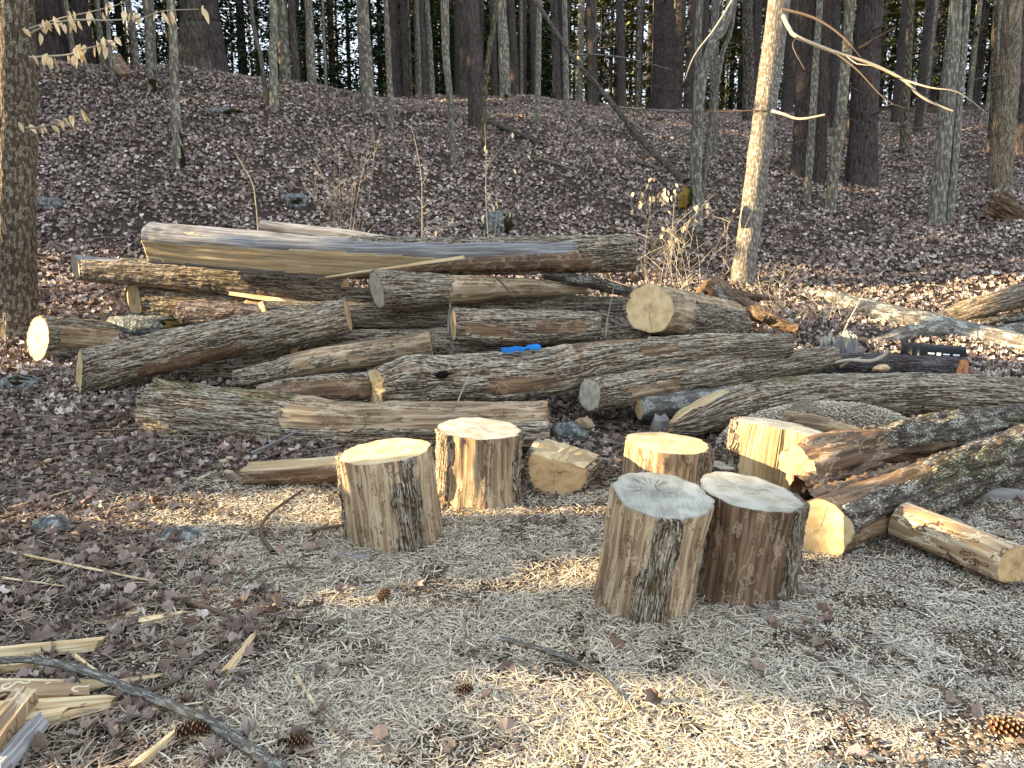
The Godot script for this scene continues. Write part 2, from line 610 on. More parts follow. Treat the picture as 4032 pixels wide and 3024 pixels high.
# tint: how far the colour drifts; moss: share of green on the upper side
func skin(B: Body, extra: float, heights: PackedByteArray, depth: float, masked: bool, o: Dictionary, span := 1.1) -> ArrayMesh:
	var v := PackedVector3Array()
	var uv := PackedVector2Array()
	var col := PackedColorArray()
	var ix := PackedInt32Array()
	var nt := B.nt
	var sd: float = o.get("sd", 1) * 7.3
	var moss: float = o.get("moss", 0.0)
	var bright: float = o.get("bright", 0.85)
	var mossy: Array = o.get("mossy", [])
	var tint: Color = o.get("tint", Color.WHITE)
	var rmid := B.r[B.nl / 2]
	var rep := maxf(1.0, roundf(TAU * rmid / (span * 0.36)))
	var closing := 1 if masked or heights.size() else 0
	for jj in range(-closing, B.nl + closing):
		var j := clampi(jj, 0, B.nl - 1)
		for i in nt + 1:
			var ii := i % nt
			var k := j * nt + ii
			var u := float(i) / nt * rep
			var w := B.s[j] / span + sd * 0.171
			var r := B.rad[k]
			if jj != j:
				r *= 0.9
			elif masked and B.mask[k] <= 0.0:
				r -= 0.006
			else:
				r += extra
				if heights.size():
					var tx := int(fposmod(u, 1.0) * 511.0)
					var ty := int(fposmod(w, 1.0) * 511.0)
					r += depth * (heights[ty * 512 + tx] / 255.0 - 0.5)
			var p := B.at(j, ii, r)
			v.append(p)
			uv.append(Vector2(u, w))
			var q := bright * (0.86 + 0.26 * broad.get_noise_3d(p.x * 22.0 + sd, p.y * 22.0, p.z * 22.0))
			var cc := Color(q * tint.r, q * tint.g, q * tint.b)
			var mz := moss
			if mossy.size():
				var f := float(j) / (B.nl - 1)
				for z in mossy:
					var da: float = rad_to_deg(angle_difference(TAU * ii / nt, deg_to_rad(z[1]))) / z[3]
					var df: float = (f - z[0]) / z[2]
					mz += 1.1 * exp(-(da * da + df * df))
			if mz > 0.0:
				var up := B.dir(j, ii).y
				var mk := smoothstep(0.62, 0.85, mz * (0.75 + 0.35 * up) + 0.8 * broad.get_noise_3d(p.x * 110.0, p.y * 110.0 + 50.0, p.z * 110.0))
				cc = cc.lerp(Color(0.40, 0.39, 0.15), mk * 0.62)
			col.append(cc)
	var rows := B.nl + 2 * closing
	for jj in rows - 1:
		var j := clampi(jj - closing, 0, B.nl - 1)
		var j2 := clampi(jj - closing + 1, 0, B.nl - 1)
		for i in nt:
			if masked:
				var i2 := (i + 1) % nt
				if B.mask[j * nt + i] <= 0.0 and B.mask[j * nt + i2] <= 0.0 and B.mask[j2 * nt + i] <= 0.0 and B.mask[j2 * nt + i2] <= 0.0:
					continue
			var A := jj * (nt + 1) + i
			var Dd := A + nt + 1
			ix.append_array(PackedInt32Array([A, Dd, A + 1, A + 1, Dd, Dd + 1]))
	if ix.is_empty():
		return null
	return commit(v, ix, uv, col)

func cap(B: Body, last: bool, o: Dictionary, grow := 0.0) -> ArrayMesh:
	var v := PackedVector3Array()
	var uv := PackedVector2Array()
	var col := PackedColorArray()
	var ix := PackedInt32Array()
	var j := B.nl - 1 if last else 0
	var K := 9
	var mid := Vector3.ZERO
	var rim := PackedVector3Array()
	for i in B.nt:
		var p := B.at(j, i, B.rad[j * B.nt + i] + grow)
		rim.append(p)
		mid += p / B.nt
	var sgn := 1.0 if last else -1.0
	var jag: float = o.get("jag%d" % (1 if last else 0), 0.0)
	var turn: float = o.get("sd", 1) * 1.7
	for k in K + 1:
		var f := float(k) / K
		for i in B.nt + 1:
			var ii := i % B.nt
			var p := mid.lerp(rim[ii], f)
			p += B.t[j] * sgn * (0.0015 * broad.get_noise_3d(p.x * 300.0, p.y * 300.0, p.z * 300.0) + (jag * 1.1 * broad.get_noise_3d(p.x * 420.0, p.y * 420.0, p.z * 420.0) if k < K else 0.0) + (0.002 if k < K else 0.0))
			v.append(p)
			var a := TAU * ii / B.nt + turn
			uv.append(Vector2(0.5 + 0.478 * f * cos(a), 0.5 + 0.478 * f * sin(a)))
			var q := 0.93 + 0.1 * broad.get_noise_3d(p.x * 40.0, p.y * 40.0, p.z * 40.0)
			col.append(Color(q, q, q))
	for k in K:
		for i in B.nt:
			var A := k * (B.nt + 1) + i
			var C := A + B.nt + 1
			if last:
				ix.append_array(PackedInt32Array([A, A + 1, C, A + 1, C + 1, C]))
			else:
				ix.append_array(PackedInt32Array([A, C, A + 1, A + 1, C, C + 1]))
	return commit(v, ix, uv, col)

# a log: wood, bark (whole or in patches) and two sawn ends
func make_log(called: String, label: String, category: String, pts: Array, rs: Array, o: Dictionary, group := "") -> Node3D:
	var B := body(pts, rs, o.get("dl", 0.022), o.get("arc", 0.022), o.get("ref", Vector3.UP))
	shape(B, o)
	var root := thing(called, label, category, pts[0], group)
	var base: float = o.get("bark", 1.0)
	var th: float = o.get("th", 0.011)
	var full := base >= 1.0 and not o.has("boxes")
	var flats: Array = o.get("flats", [])
	if not full or flats.size():
		part("wood", skin(B, 0.0, PackedByteArray(), 0.0, false, o, o.get("span", 0.9)), mats[o.get("wood", "bare_wood")], root)
	if base > -2.0:
		bark_mask(B, base, o.get("boxes", []), o.get("sd", 1), o.get("ragged", 0.8))
		if flats.size():
			for j in B.nl:
				for i in B.nt:
					if B.rad[j * B.nt + i] < B.r[j] * 0.90:
						B.mask[j * B.nt + i] = -1.0
		var bm: String = o.get("bark_mat", "ash_bark")
		var sk := skin(B, th, pine_height if bm == "pine_bark" else bark_height, o.get("depth", 0.017), not full or flats.size() > 0, o, o.get("bspan", 1.35))
		if sk:
			part("bark", sk, mats[bm], root)
	if flats.size() and o.has("split"):
		var keep := B.mask.duplicate()
		B.mask.resize(B.nl * B.nt)
		for j in B.nl:
			for i in B.nt:
				B.mask[j * B.nt + i] = 1.0 if B.rad[j * B.nt + i] < B.r[j] * 0.93 else -1.0
		var sm := skin(B, 0.004, PackedByteArray(), 0.0, true, {"sd": o.get("sd", 1), "bright": 0.95}, 0.7)
		if sm:
			part("split_face", sm, mats[o["split"]], root)
		B.mask = keep
	var e0: String = o.get("end0", "sawn_end")
	var e1: String = o.get("end1", "aged_end")
	if e0 != "":
		part("sawn_face", cap(B, false, o, 0.001 if full else 0.0), mats[e0], root)
	if e1 != "":
		part("sawn_face", cap(B, true, o, 0.001 if full else 0.0), mats[e1], root)
	return root

func limb_mesh(pts: Array, r0: float, r1: float, sides := 6, dl := 0.06, wob := 0.0, bright := 0.9) -> ArrayMesh:
	var rs := []
	for i in pts.size():
		rs.append(lerpf(r0, r1, float(i) / (pts.size() - 1)))
	var B := body(pts, rs, dl, TAU * maxf(r0, r1) / sides, Vector3.UP if absf((pts[-1] - pts[0]).normalized().y) < 0.8 else Vector3.BACK)
	if wob > 0.0:
		for k in B.rad.size():
			B.rad[k] *= 1.0 + wob * broad.get_noise_2d(k * 31.0, r0 * 9000.0)
	return skin(B, 0.0, PackedByteArray(), 0.0, false, {"bright": bright}, 0.5)

func stick(called: String, label: String, category: String, pts: Array, r0: float, r1: float, material: String, group := "") -> MeshInstance3D:
	var o := part(called, limb_mesh(pts, r0, r1, 8, 0.03, 0.25), mats[material], self)
	tag(o, label, category, group)
	return o

# a tree: flared trunk, dead side branches, moss at its foot
func make_tree(called: String, label: String, category: String, path: Array, r0: float, o: Dictionary, group := "") -> Node3D:
	var pts := path.duplicate()
	var a: Vector3 = pts[-2]
	var b: Vector3 = pts[-1]
	var dir := ((b - a).normalized() + Vector3.UP).normalized()
	var reach: float = maxf(2.5, 12.5 - (b.y - pts[0].y))
	var sd: int = o.get("sd", used.size() * 7 + int(path[0].x * 13.0))
	var rng := RandomNumberGenerator.new()
	rng.seed = sd + 500
	pts.append(b + dir * reach * 0.5 + Vector3(rng.randf_range(-0.2, 0.2), 0, 0))
	pts.append(b + dir * reach)
	var rs := []
	var taper: float = o.get("taper", 0.78)
	for i in path.size():
		rs.append(lerpf(r0, r0 * taper, float(i) / (path.size() - 1)))
	rs.append(r0 * taper * 0.75)
	rs.append(r0 * taper * 0.4)
	pts[0] -= Vector3(0, 0.35 if path[0].z < -14.0 else 0.0, 0)
	var far: float = -path[0].z
	var B := body(pts, rs, clampf(far * 0.0055, 0.035, 0.25), clampf(far * 0.0022, 0.012, 0.07), Vector3.BACK)
	shape(B, {"sd": sd, "wob": o.get("wob", 0.05)})
	var flare: float = o.get("flare", 0.35)
	var reachf: float = o.get("reach", 1.3) * r0 + 0.05
	var roots: int = o.get("roots", 5)
	for j in B.nl:
		var k := flare * exp(-B.s[j] / reachf)
		if k < 0.01:
			break
		for i in B.nt:
			B.rad[j * B.nt + i] *= 1.0 + k * (1.0 + 0.45 * sin(TAU * i / B.nt * roots + sd))
	var root := thing(called, label, category, path[0], group)
	var bm: String = o.get("bark", "grey_bark")
	var hb := pine_height if bm == "pine_bark" else bark_height if bm == "ash_bark" else PackedByteArray()
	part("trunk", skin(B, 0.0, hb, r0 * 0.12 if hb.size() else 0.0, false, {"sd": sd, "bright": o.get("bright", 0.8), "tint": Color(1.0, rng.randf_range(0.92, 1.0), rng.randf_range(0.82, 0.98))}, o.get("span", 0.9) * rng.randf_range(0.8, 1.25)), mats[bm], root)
	if o.get("moss", 0.0) > 0.0:
		var boxes := [[0.0, o["moss"] / B.s[B.nl - 1], o.get("moss_from", -10.0), o.get("moss_to", 110.0), 1.2]]
		bark_mask(B, -0.55, boxes, sd, 0.5)
		var ms := skin(B, 0.008, PackedByteArray(), 0.0, true, {"sd": sd, "bright": 0.8}, 0.5)
		if ms:
			part("moss", ms, mats["moss"], root)
	for k in int(o.get("branches", 0)):
		var j := clampi(int(B.nl * rng.randf_range(0.12, 0.7)), 0, B.nl - 1)
		var ang := rng.randf() * TAU
		var out := B.n[j] * cos(ang) + B.b[j] * sin(ang)
		var len: float = rng.randf_range(0.5, 1.6) * o.get("blen", 1.0)
		var p0 := B.c[j] + out * B.r[j] * 0.7
		var bend := Vector3(rng.randf_range(-0.2, 0.2), rng.randf_range(-0.35, 0.2), rng.randf_range(-0.2, 0.2))
		part("branch", limb_mesh([p0, p0 + out * len * 0.5 + bend * len * 0.3, p0 + out * len + bend * len], 0.006 + 0.05 * r0, 0.003, 4, 0.2), mats["twig"], root)
	return root

# ---------- small shapes ----------
func lump(sd: int, size: Vector3, rough: float, sides := 14, flat := false, square := 0.0) -> ArrayMesh:
	var v := PackedVector3Array()
	var ix := PackedInt32Array()
	var col := PackedColorArray()
	var rings := sides / 2 + 1
	for j in rings + 1:
		var ph := PI * j / rings
		for i in sides:
			var th := TAU * i / sides
			var p := Vector3(sin(ph) * cos(th), cos(ph), sin(ph) * sin(th))
			var k := 1.0 + rough * broad.get_noise_3d(p.x * 45.0 + sd * 50.0, p.y * 45.0, p.z * 45.0) * 2.0 + rough * 0.4 * broad.get_noise_3d(p.x * 150.0, p.y * 150.0 + sd * 9.0, p.z * 150.0)
			if square > 0.0:
				var mx := maxf(absf(p.x), maxf(absf(p.y), absf(p.z)))
				k *= lerpf(1.0, 1.0 / mx * 0.8, square)
			v.append(p * k * size)
			var q := 0.85 + 0.25 * broad.get_noise_3d(p.x * 60.0, p.y * 60.0, p.z * 60.0 + sd)
			col.append(Color(q, q, q))
	for j in rings:
		for i in sides:
			var A := j * sides + i
			var B2 := j * sides + (i + 1) % sides
			ix.append_array(PackedInt32Array([A, B2, A + sides, B2, B2 + sides, A + sides]))
	return commit(v, ix, PackedVector2Array(), col, flat)

func rock(label: String, at: Vector3, size: Vector3, sd: int, moss := 0.0, turn := 0.0) -> void:
	var o := thing("rock", label, "rock", at + Vector3(0, size.y * 0.22, 0), "")
	o.rotation.y = turn
	var st := part("stone", lump(sd, size, 0.16, 18, false, 0.35), mats["stone"], o, false)
	if moss > 0.0:
		var m := part("moss", lump(sd, size * Vector3(0.85, 0.8, 0.9), 0.2, 16), mats["moss"], o, false)
		m.scale = Vector3(0.72, 0.8, 0.85)
		m.position = Vector3(size.x * moss, size.y * (0.1 if moss >= 0.2 else 0.32), size.z * 0.15)

# a split board or splinter between two points: ragged ends, grain along it
func board_mesh(a: Vector3, b: Vector3, w: float, h: float, sd: int, taper := 0.0) -> ArrayMesh:
	var v := PackedVector3Array()
	var uv := PackedVector2Array()
	var ix := PackedInt32Array()
	var t := (b - a).normalized()
	var side := t.cross(Vector3.UP).normalized()
	var up := side.cross(t)
	var n := 7
	var rng := RandomNumberGenerator.new()
	rng.seed = sd
	var spin := rng.randf_range(-0.25, 0.25)
	var s2 := side * cos(spin) + up * sin(spin)
	var u2 := up * cos(spin) - side * sin(spin)
	var prof := []
	for q in [Vector2(-1, -1), Vector2(-1, 0.8), Vector2(-0.3, 1.0), Vector2(0.4, 0.85), Vector2(1, 1), Vector2(1, -0.9)]:
		prof.append(q + Vector2(rng.randf_range(-0.12, 0.12), rng.randf_range(-0.12, 0.12)))
	var m := prof.size()
	for j in n + 1:
		var f := float(j) / n
		var k := 1.0 - taper * f
		for i in m + 1:
			var q: Vector2 = prof[i % m]
			var e := 0.0
			if j == 0 or j == n:
				e = rng.randf_range(-0.012, 0.03) * (1.0 if j == n else -1.0)
				if i == m:
					e = 0.0
			var p := a.lerp(b, f) + t * e + s2 * (q.x * w * 0.5 * k + 0.002 * rng.randf_range(-1, 1)) + u2 * (q.y * h * 0.5 * k)
			if i == m:
				p = v[v.size() - m]
			v.append(p)
			uv.append(Vector2(float(i) / m * (w + h) * 2.2, f * a.distance_to(b) * 1.4 + sd * 0.13))
	for j in n:
		for i in m:
			var A := j * (m + 1) + i
			ix.append_array(PackedInt32Array([A, A + m + 1, A + 1, A + 1, A + m + 1, A + m + 2]))
	for e in 2:
		var base := v.size()
		var j := 0 if e == 0 else n
		for i in m:
			v.append(v[j * (m + 1) + i])
			uv.append(Vector2(0.2 + 0.1 * prof[i].x, 0.3 + 0.02 * prof[i].y))
		for i in range(1, m - 1):
			ix.append_array(PackedInt32Array([base, base + i, base + i + 1] if e == 0 else [base, base + i + 1, base + i]))
	return commit(v, ix, uv, PackedColorArray(), true)

func board(called: String, label: String, category: String, a: Vector3, b: Vector3, w: float, h: float, sd: int, material := "split_wood", taper := 0.0, group := "") -> void:
	tag(part(called, board_mesh(a, b, w, h, sd, taper), mats[material], self), label, category, group)

# a beech leaf: folded along its midrib, hanging from p towards d
func blade(p: Vector3, d: Vector3, len: float, wide: float, rng: RandomNumberGenerator) -> ArrayMesh:
	var side := d.cross(Vector3(rng.randf_range(-1, 1), 0.2, rng.randf_range(-1, 1))).normalized()
	var up := side.cross(d).normalized()
	var v := PackedVector3Array()
	var ix := PackedInt32Array()
	for j in 6:
		var f := j / 5.0
		var w := wide * sin(PI * pow(f, 0.75)) * 0.5
		var c := p + d * len * f + up * (f * f * len * 0.25)
		v.append(c - side * w + up * w * 0.7)
		v.append(c)
		v.append(c + side * w + up * w * 0.7)
	for j in 5:
		for i in 2:
			var A := j * 3 + i
			ix.append_array(PackedInt32Array([A, A + 1, A + 3, A + 1, A + 4, A + 3]))
	return commit(v, ix)

# a lobed dead leaf lying flat, for the litter
func litter_leaf(sd: int, curl: float) -> ArrayMesh:
	var v := PackedVector3Array([Vector3.ZERO])
	var ix := PackedInt32Array()
	var rng := RandomNumberGenerator.new()
	rng.seed = sd
	var shape_r := [1.0, 0.66, 0.9, 0.6, 0.8, 0.62, 0.45, 0.6, 0.82, 0.58, 0.93, 0.68]
	var n := shape_r.size()
	for i in n:
		var a := TAU * i / n
		var r: float = shape_r[i] * rng.randf_range(0.72, 1.15)
		var p := Vector3(sin(a) * r, 0, cos(a) * r)
		p.y = curl * (r * r * 0.5 + rng.randf_range(-0.32, 0.32)) + 0.8 * curl * p.x * p.z + curl * absf(p.x) * 0.5
		v.append(p * 0.5)
	for i in n:
		ix.append_array(PackedInt32Array([0, 1 + (i + 1) % n, 1 + i]))
	return commit(v, ix, PackedVector2Array(), PackedColorArray(), true)

# a curled ribbon of wood, 1 long
func shaving(sd: int, wide: float, curl: float) -> ArrayMesh:
	var v := PackedVector3Array()
	var ix := PackedInt32Array()
	var rng := RandomNumberGenerator.new()
	rng.seed = sd
	var n := 4
	var a := rng.randf_range(-0.5, 0.5)
	var p := Vector3(-0.5, 0, 0)
	for j in n + 1:
		var w := wide * (0.35 if j == 0 or j == n else 1.0)
		var side := Vector3(-sin(a), rng.randf_range(-0.4, 0.4), cos(a)) * w * 0.5
		v.append(p - side)
		v.append(p + side)
		a += rng.randf_range(-curl, curl)
		p += Vector3(cos(a), rng.randf_range(-0.25, 0.25) * curl, sin(a)) / n
	for j in n:
		var A := j * 2
		ix.append_array(PackedInt32Array([A, A + 2, A + 1, A + 1, A + 2, A + 3]))
	return commit(v, ix)

# the needles and twigs of a conifer, spread through a column of drooping boughs round (0, y, 0)
func boughs(sd: int, height: float, low: float, wide: float, count: int, per: int, leaf: float, hue: Color, dead := 0.0) -> ArrayMesh:
	var v := PackedVector3Array()
	var ix := PackedInt32Array()
	var col := PackedColorArray()
	var rng := RandomNumberGenerator.new()
	rng.seed = sd
	for k in count:
		var f := rng.randf()
		var y := lerpf(low, height, f)
		var reach := wide * rng.randf_range(0.55, 1.1) * (1.0 - 0.75 * pow(f, 2.2))
		var ang := rng.randf() * TAU
		var out := Vector3(cos(ang), 0, sin(ang))
		var lift := rng.randf_range(-0.35, 0.1)
		var tone := rng.randf_range(0.65, 1.3)
		var c := hue * tone
		if rng.randf() < dead:
			c = Color(0.10, 0.085, 0.06)
		for q in per:
			var g := sqrt(rng.randf())
			var p := out * reach * g + Vector3(0, y + lift * reach * g * g, 0)
			p += Vector3(rng.randf_range(-1, 1), rng.randf_range(-0.5, 0.5), rng.randf_range(-1, 1)) * reach * 0.22
			var d := (out + Vector3(rng.randf_range(-0.8, 0.8), rng.randf_range(-0.7, 0.25), rng.randf_range(-0.8, 0.8))).normalized()
			var s := d.cross(Vector3(rng.randf_range(-0.5, 0.5), 1, rng.randf_range(-0.5, 0.5))).normalized()
			var L := leaf * rng.randf_range(0.6, 1.4)
			var A := v.size()
			v.append(p)
			v.append(p + d * L * 0.55 + s * L * 0.22)
			v.append(p + d * L)
			v.append(p + d * L * 0.45 - s * L * 0.24)
			for z in 4:
				col.append(c * rng.randf_range(0.85, 1.15))
			ix.append_array(PackedInt32Array([A, A + 1, A + 2, A, A + 2, A + 3]))
	return commit(v, ix, PackedVector2Array(), col)

# ---------- the ground sheet ----------
func build_ground() -> void:
	var v := PackedVector3Array()
	var col := PackedColorArray()
	var ix := PackedInt32Array()
	var angles := []
	for i in 261:
		angles.append(lerpf(-52.0, 52.0, i / 260.0))
	for i in range(1, 44):
		angles.append(52.0 + i * 256.0 / 44.0)
	var radii := [0.35]
	while radii[-1] < 170.0:
		radii.append(radii[-1] * (1.016 if radii[-1] < 9.0 else 1.03) + 0.002)
	var na := angles.size()
	for j in radii.size():
		for i in na:
			var a: float = deg_to_rad(angles[i])
			var x: float = sin(a) * radii[j]
			var z: float = -cos(a) * radii[j]
			var y := ground(x, z)
			if radii[j] < 14.0:
				y += 0.016 * patch_noise.get_noise_2d(x * 9.0, z * 9.0) + 0.02 * patch_noise.get_noise_2d(x * 2.2 + 40.0, z * 2.2)
			v.append(Vector3(x, y, z))
			var s := sawdust(x, z)
			var n := patch_noise.get_noise_2d(x * 6.0, z * 6.0 + 90.0)
			var n2 := patch_noise.get_noise_2d(x * 22.0, z * 22.0 + 30.0)
			s = clampf(s * 0.92 + (n * 0.5 + n2 * 0.4) * s, 0.0, 1.0)
			var c := Color(0.13, 0.10, 0.08).lerp(Color(0.24, 0.185, 0.145), clampf(0.5 + n, 0.0, 1.0))
			col.append(c.lerp(Color(0.47, 0.385, 0.255), s * (0.78 + 0.2 * smoothstep(0.4, 1.6, x))))
	for j in radii.size() - 1:
		for i in na:
			var A := j * na + i
			var B := j * na + (i + 1) % na
			ix.append_array(PackedInt32Array([A, A + na, B, B, A + na, B + na]))
	var hub := v.size()
	v.append(Vector3(0, ground(0, 0), 0))
	col.append(Color(0.25, 0.2, 0.14))
	for i in na:
		ix.append_array(PackedInt32Array([hub, i, (i + 1) % na]))
	var g := part("ground", commit(v, ix, PackedVector2Array(), col), mats["soil"], self)
	g.set_meta("kind", "structure")
	g.set_meta("label", "brown forest floor rising into a wooded slope behind the logs")

# ---------- litter nobody could count ----------
func build_litter() -> void:
	var rng := RandomNumberGenerator.new()
	rng.seed = 901
	# leaves
	var variants := 4
	var tones := [Color(0.185, 0.135, 0.105), Color(0.26, 0.195, 0.155), Color(0.34, 0.275, 0.225), Color(0.135, 0.10, 0.08), Color(0.24, 0.185, 0.15), Color(0.38, 0.305, 0.25), Color(0.175, 0.125, 0.098), Color(0.50, 0.425, 0.36)]
	for k in variants:
		var mesh := litter_leaf(910 + k, 0.45 + 0.3 * k)
		var buf := PackedFloat32Array()
		var want := 46000
		buf.resize(want * 16)
		var made := 0
		var tries := 0
		while made < want and tries < want * 4:
			tries += 1
			var d := 1.5 + 27.0 * pow(rng.randf(), 0.66)
			var u := rng.randf_range(-0.86, 0.86)
			var x := u * (d + 0.6)
			var z := -d
			var s := sawdust(x, z)
			if rng.randf() < s * (0.97 - 0.34 * smoothstep(0.0, 0.35, patch_noise.get_noise_2d(x * 3.0 + 20.0, z * 3.0))):
				continue
			if rng.randf() < smoothstep(0.15, 0.5, patch_noise.get_noise_2d(x * 0.9 + 70.0, z * 0.9)) * 0.6:
				continue
			if d < 6.5 and rng.randf() < (0.6 if x > -0.6 and d < 5.2 else 0.3):
				continue
			var n := ground_normal(x, z)
			var p := Vector3(x, ground(x, z) + rng.randf_range(0.004, 0.03), z)
			var size := rng.randf_range(0.055, 0.115) * (0.85 if d < 5.0 else 1.0)
			var b := Basis(Quaternion(Vector3.UP, n)) * Basis(Vector3(rng.randf_range(-1, 1), 0, rng.randf_range(-1, 1)).normalized(), 0.15 + 1.0 * pow(rng.randf(), 2.0)) * Basis(Vector3.UP, rng.randf() * TAU)
			b = b.scaled_local(Vector3(size * rng.randf_range(0.7, 1.0), size, size))
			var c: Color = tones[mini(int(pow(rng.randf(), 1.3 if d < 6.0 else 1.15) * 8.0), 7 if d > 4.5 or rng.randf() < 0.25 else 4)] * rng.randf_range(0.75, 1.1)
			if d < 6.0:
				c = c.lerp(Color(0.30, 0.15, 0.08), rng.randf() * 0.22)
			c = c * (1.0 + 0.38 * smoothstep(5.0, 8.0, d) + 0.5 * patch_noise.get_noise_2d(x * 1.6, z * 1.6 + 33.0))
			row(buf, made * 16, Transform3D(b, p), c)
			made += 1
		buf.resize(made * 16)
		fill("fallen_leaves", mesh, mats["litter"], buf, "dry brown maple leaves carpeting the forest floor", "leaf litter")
	# pale shavings and sawdust flecks
	for k in 4:
		var mesh := shaving(930 + k, [0.075, 0.055, 0.10, 0.45][k], [0.22, 0.4, 0.7, 0.2][k])
		var want: int = [20000, 22000, 12000, 330000][k]
		var buf := PackedFloat32Array()
		buf.resize(want * 16)
		var made := 0
		var tries := 0
		while made < want and tries < want * 8:
			tries += 1
			var d := 1.25 + 4.6 * pow(rng.randf(), 1.35)
			var x := rng.randf_range(-0.85, 0.85) * (d + 0.4)
			var z := -d
			var s := sawdust(x, z)
			var n := patch_noise.get_noise_2d(x * 2.4 + 11.0, z * 2.4)
			var fibre := smoothstep(-0.25, 0.2, n + 0.25 - clampf((x - 0.9) * 0.5, -0.3, 0.6))
			var keep := s * (fibre if k < 3 else 1.0 - 0.2 * fibre)
			keep *= 1.0 - 0.82 * smoothstep(0.08, 0.26, patch_noise.get_noise_2d(x * 4.0, z * 4.0 + 60.0))
			if rng.randf() > keep + 0.03:
				continue
			var size := rng.randf_range(0.025, 0.075) if k < 3 else rng.randf_range(0.004, 0.013)
			var p := Vector3(x, ground(x, z) + (rng.randf_range(0.004, 0.028) if k < 3 else rng.randf_range(0.002, 0.02)), z)
			var b := Basis(Vector3(rng.randf_range(-1, 1), 0, rng.randf_range(-1, 1)).normalized(), rng.randf_range(0.0, 0.4)) * Basis(Vector3.UP, rng.randf() * TAU)
			b = b.scaled_local(Vector3(size, size, size))
			var c := Color(0.57, 0.465, 0.305).lerp(Color(0.66, 0.59, 0.46), clampf(rng.randf() * 0.8 + 0.35 * smoothstep(0.2, 1.6, x), 0.0, 1.0)) * (rng.randf_range(0.7, 1.12) if rng.randf() < 0.88 else rng.randf_range(0.3, 0.6))
			row(buf, made * 16, Transform3D(b, p), c)
			made += 1
		buf.resize(made * 16)
		if k < 3:
			fill("wood_shavings", mesh, mats["litter"], buf, "curly cream wood shavings strewn in front of the stumps", "wood shavings")
		else:
			fill("sawdust", mesh, mats["litter"], buf, "pale flecks of sawdust over the ground round the stumps", "sawdust")
	# loose sawdust over the heap
	var dust := shaving(941, 0.45, 0.3)
	var hb := PackedFloat32Array()
	hb.resize(16000 * 16)
	var hc: Vector3 = Vector3(2.261, 0.139, -5.220)
	for i in 16000:
		var a := rng.randf() * TAU
		var f := sqrt(rng.randf())
		var qx := cos(a) * f
		var qz := sin(a) * f
		var p := Vector3(hc.x + qx * 0.80, 0.03 + 0.31 * sqrt(maxf(0.0, 1.0 - f * f)) + rng.randf_range(-0.02, 0.012), hc.z + qz * 0.33 - 0.12 * qx)
		var size := rng.randf_range(0.008, 0.02)
		var b := Basis(Vector3(rng.randf_range(-1, 1), 0, rng.randf_range(-1, 1)).normalized(), rng.randf_range(0.0, 0.7)) * Basis(Vector3.UP, rng.randf() * TAU)
		row(hb, i * 16, Transform3D(b.scaled_local(Vector3(size, size, size)), p), Color(0.62, 0.53, 0.39) * rng.randf_range(0.6, 1.1))
	fill("sawdust", dust, mats["litter"], hb, "loose sawdust covering the heap against the long log", "sawdust")
	# rusty pine needles and bits of bark among the leaves
	var needle := shaving(950, 0.035, 0.15)
	var nb := PackedFloat32Array()
	nb.resize(34000 * 16)
	for i in 34000:
		var d := 1.3 + 9.0 * pow(rng.randf(), 1.5)
		var x := rng.randf_range(-0.85, 0.85) * (d + 0.4)
		if sawdust(x, -d) > 0.4 and rng.randf() < 0.8:
			x -= 2.5
		var p := Vector3(x, ground(x, -d) + rng.randf_range(0.006, 0.03), -d)
		var b := Basis(Vector3(rng.randf_range(-1, 1), 0, rng.randf_range(-1, 1)).normalized(), rng.randf_range(0.0, 0.35)) * Basis(Vector3.UP, rng.randf() * TAU)
		var size := rng.randf_range(0.05, 0.12)
		row(nb, i * 16, Transform3D(b.scaled_local(Vector3(size, size, size)), p), Color(0.22, 0.155, 0.105).lerp(Color(0.42, 0.33, 0.23), rng.randf()))
	fill("pine_needles", needle, mats["litter"], nb, "rusty pine needles scattered over leaves and sawdust", "pine needles")
	# crumbs of bark and rotten wood under and between the logs
	var crumb := lump(960, Vector3(0.5, 0.2, 0.32), 0.3, 6)
	var cb := PackedFloat32Array()
	cb.resize(15000 * 16)
	for i in 15000:
		var near := rng.randf() < 0.7
		var d := rng.randf_range(1.4, 4.6) if near else rng.randf_range(4.4, 8.2)
		var x := rng.randf_range(-0.8, 0.85) * d
		var size := rng.randf_range(0.008, 0.035) if near else rng.randf_range(0.03, 0.10)
		var b := Basis(Vector3(rng.randf_range(-1, 1), rng.randf_range(-1, 1), rng.randf_range(-1, 1)).normalized(), rng.randf_range(0.0, 0.6)) * Basis(Vector3.UP, rng.randf() * TAU)
		var c := Color(0.10, 0.07, 0.05).lerp(Color(0.30, 0.22, 0.15), pow(rng.randf(), 1.5))
		if rng.randf() < 0.12:
			c = Color(0.55, 0.42, 0.26)
		row(cb, i * 16, Transform3D(b.scaled_local(Vector3(size, size, size)), Vector3(x, ground(x, -d) + 0.012, -d)), c)
	fill("bark_crumbs", crumb, mats["litter"], cb, "crumbs of dark bark and rotten wood between the logs", "bark crumbs")
	# thin broken twigs
	var tw := limb_mesh([Vector3(-0.5, 0, 0), Vector3(-0.1, 0.02, 0.03), Vector3(0.2, 0.0, -0.02), Vector3(0.5, 0.01, 0.04)], 0.011, 0.005, 5, 0.2)
	var tb := PackedFloat32Array()
	tb.resize(1300 * 16)
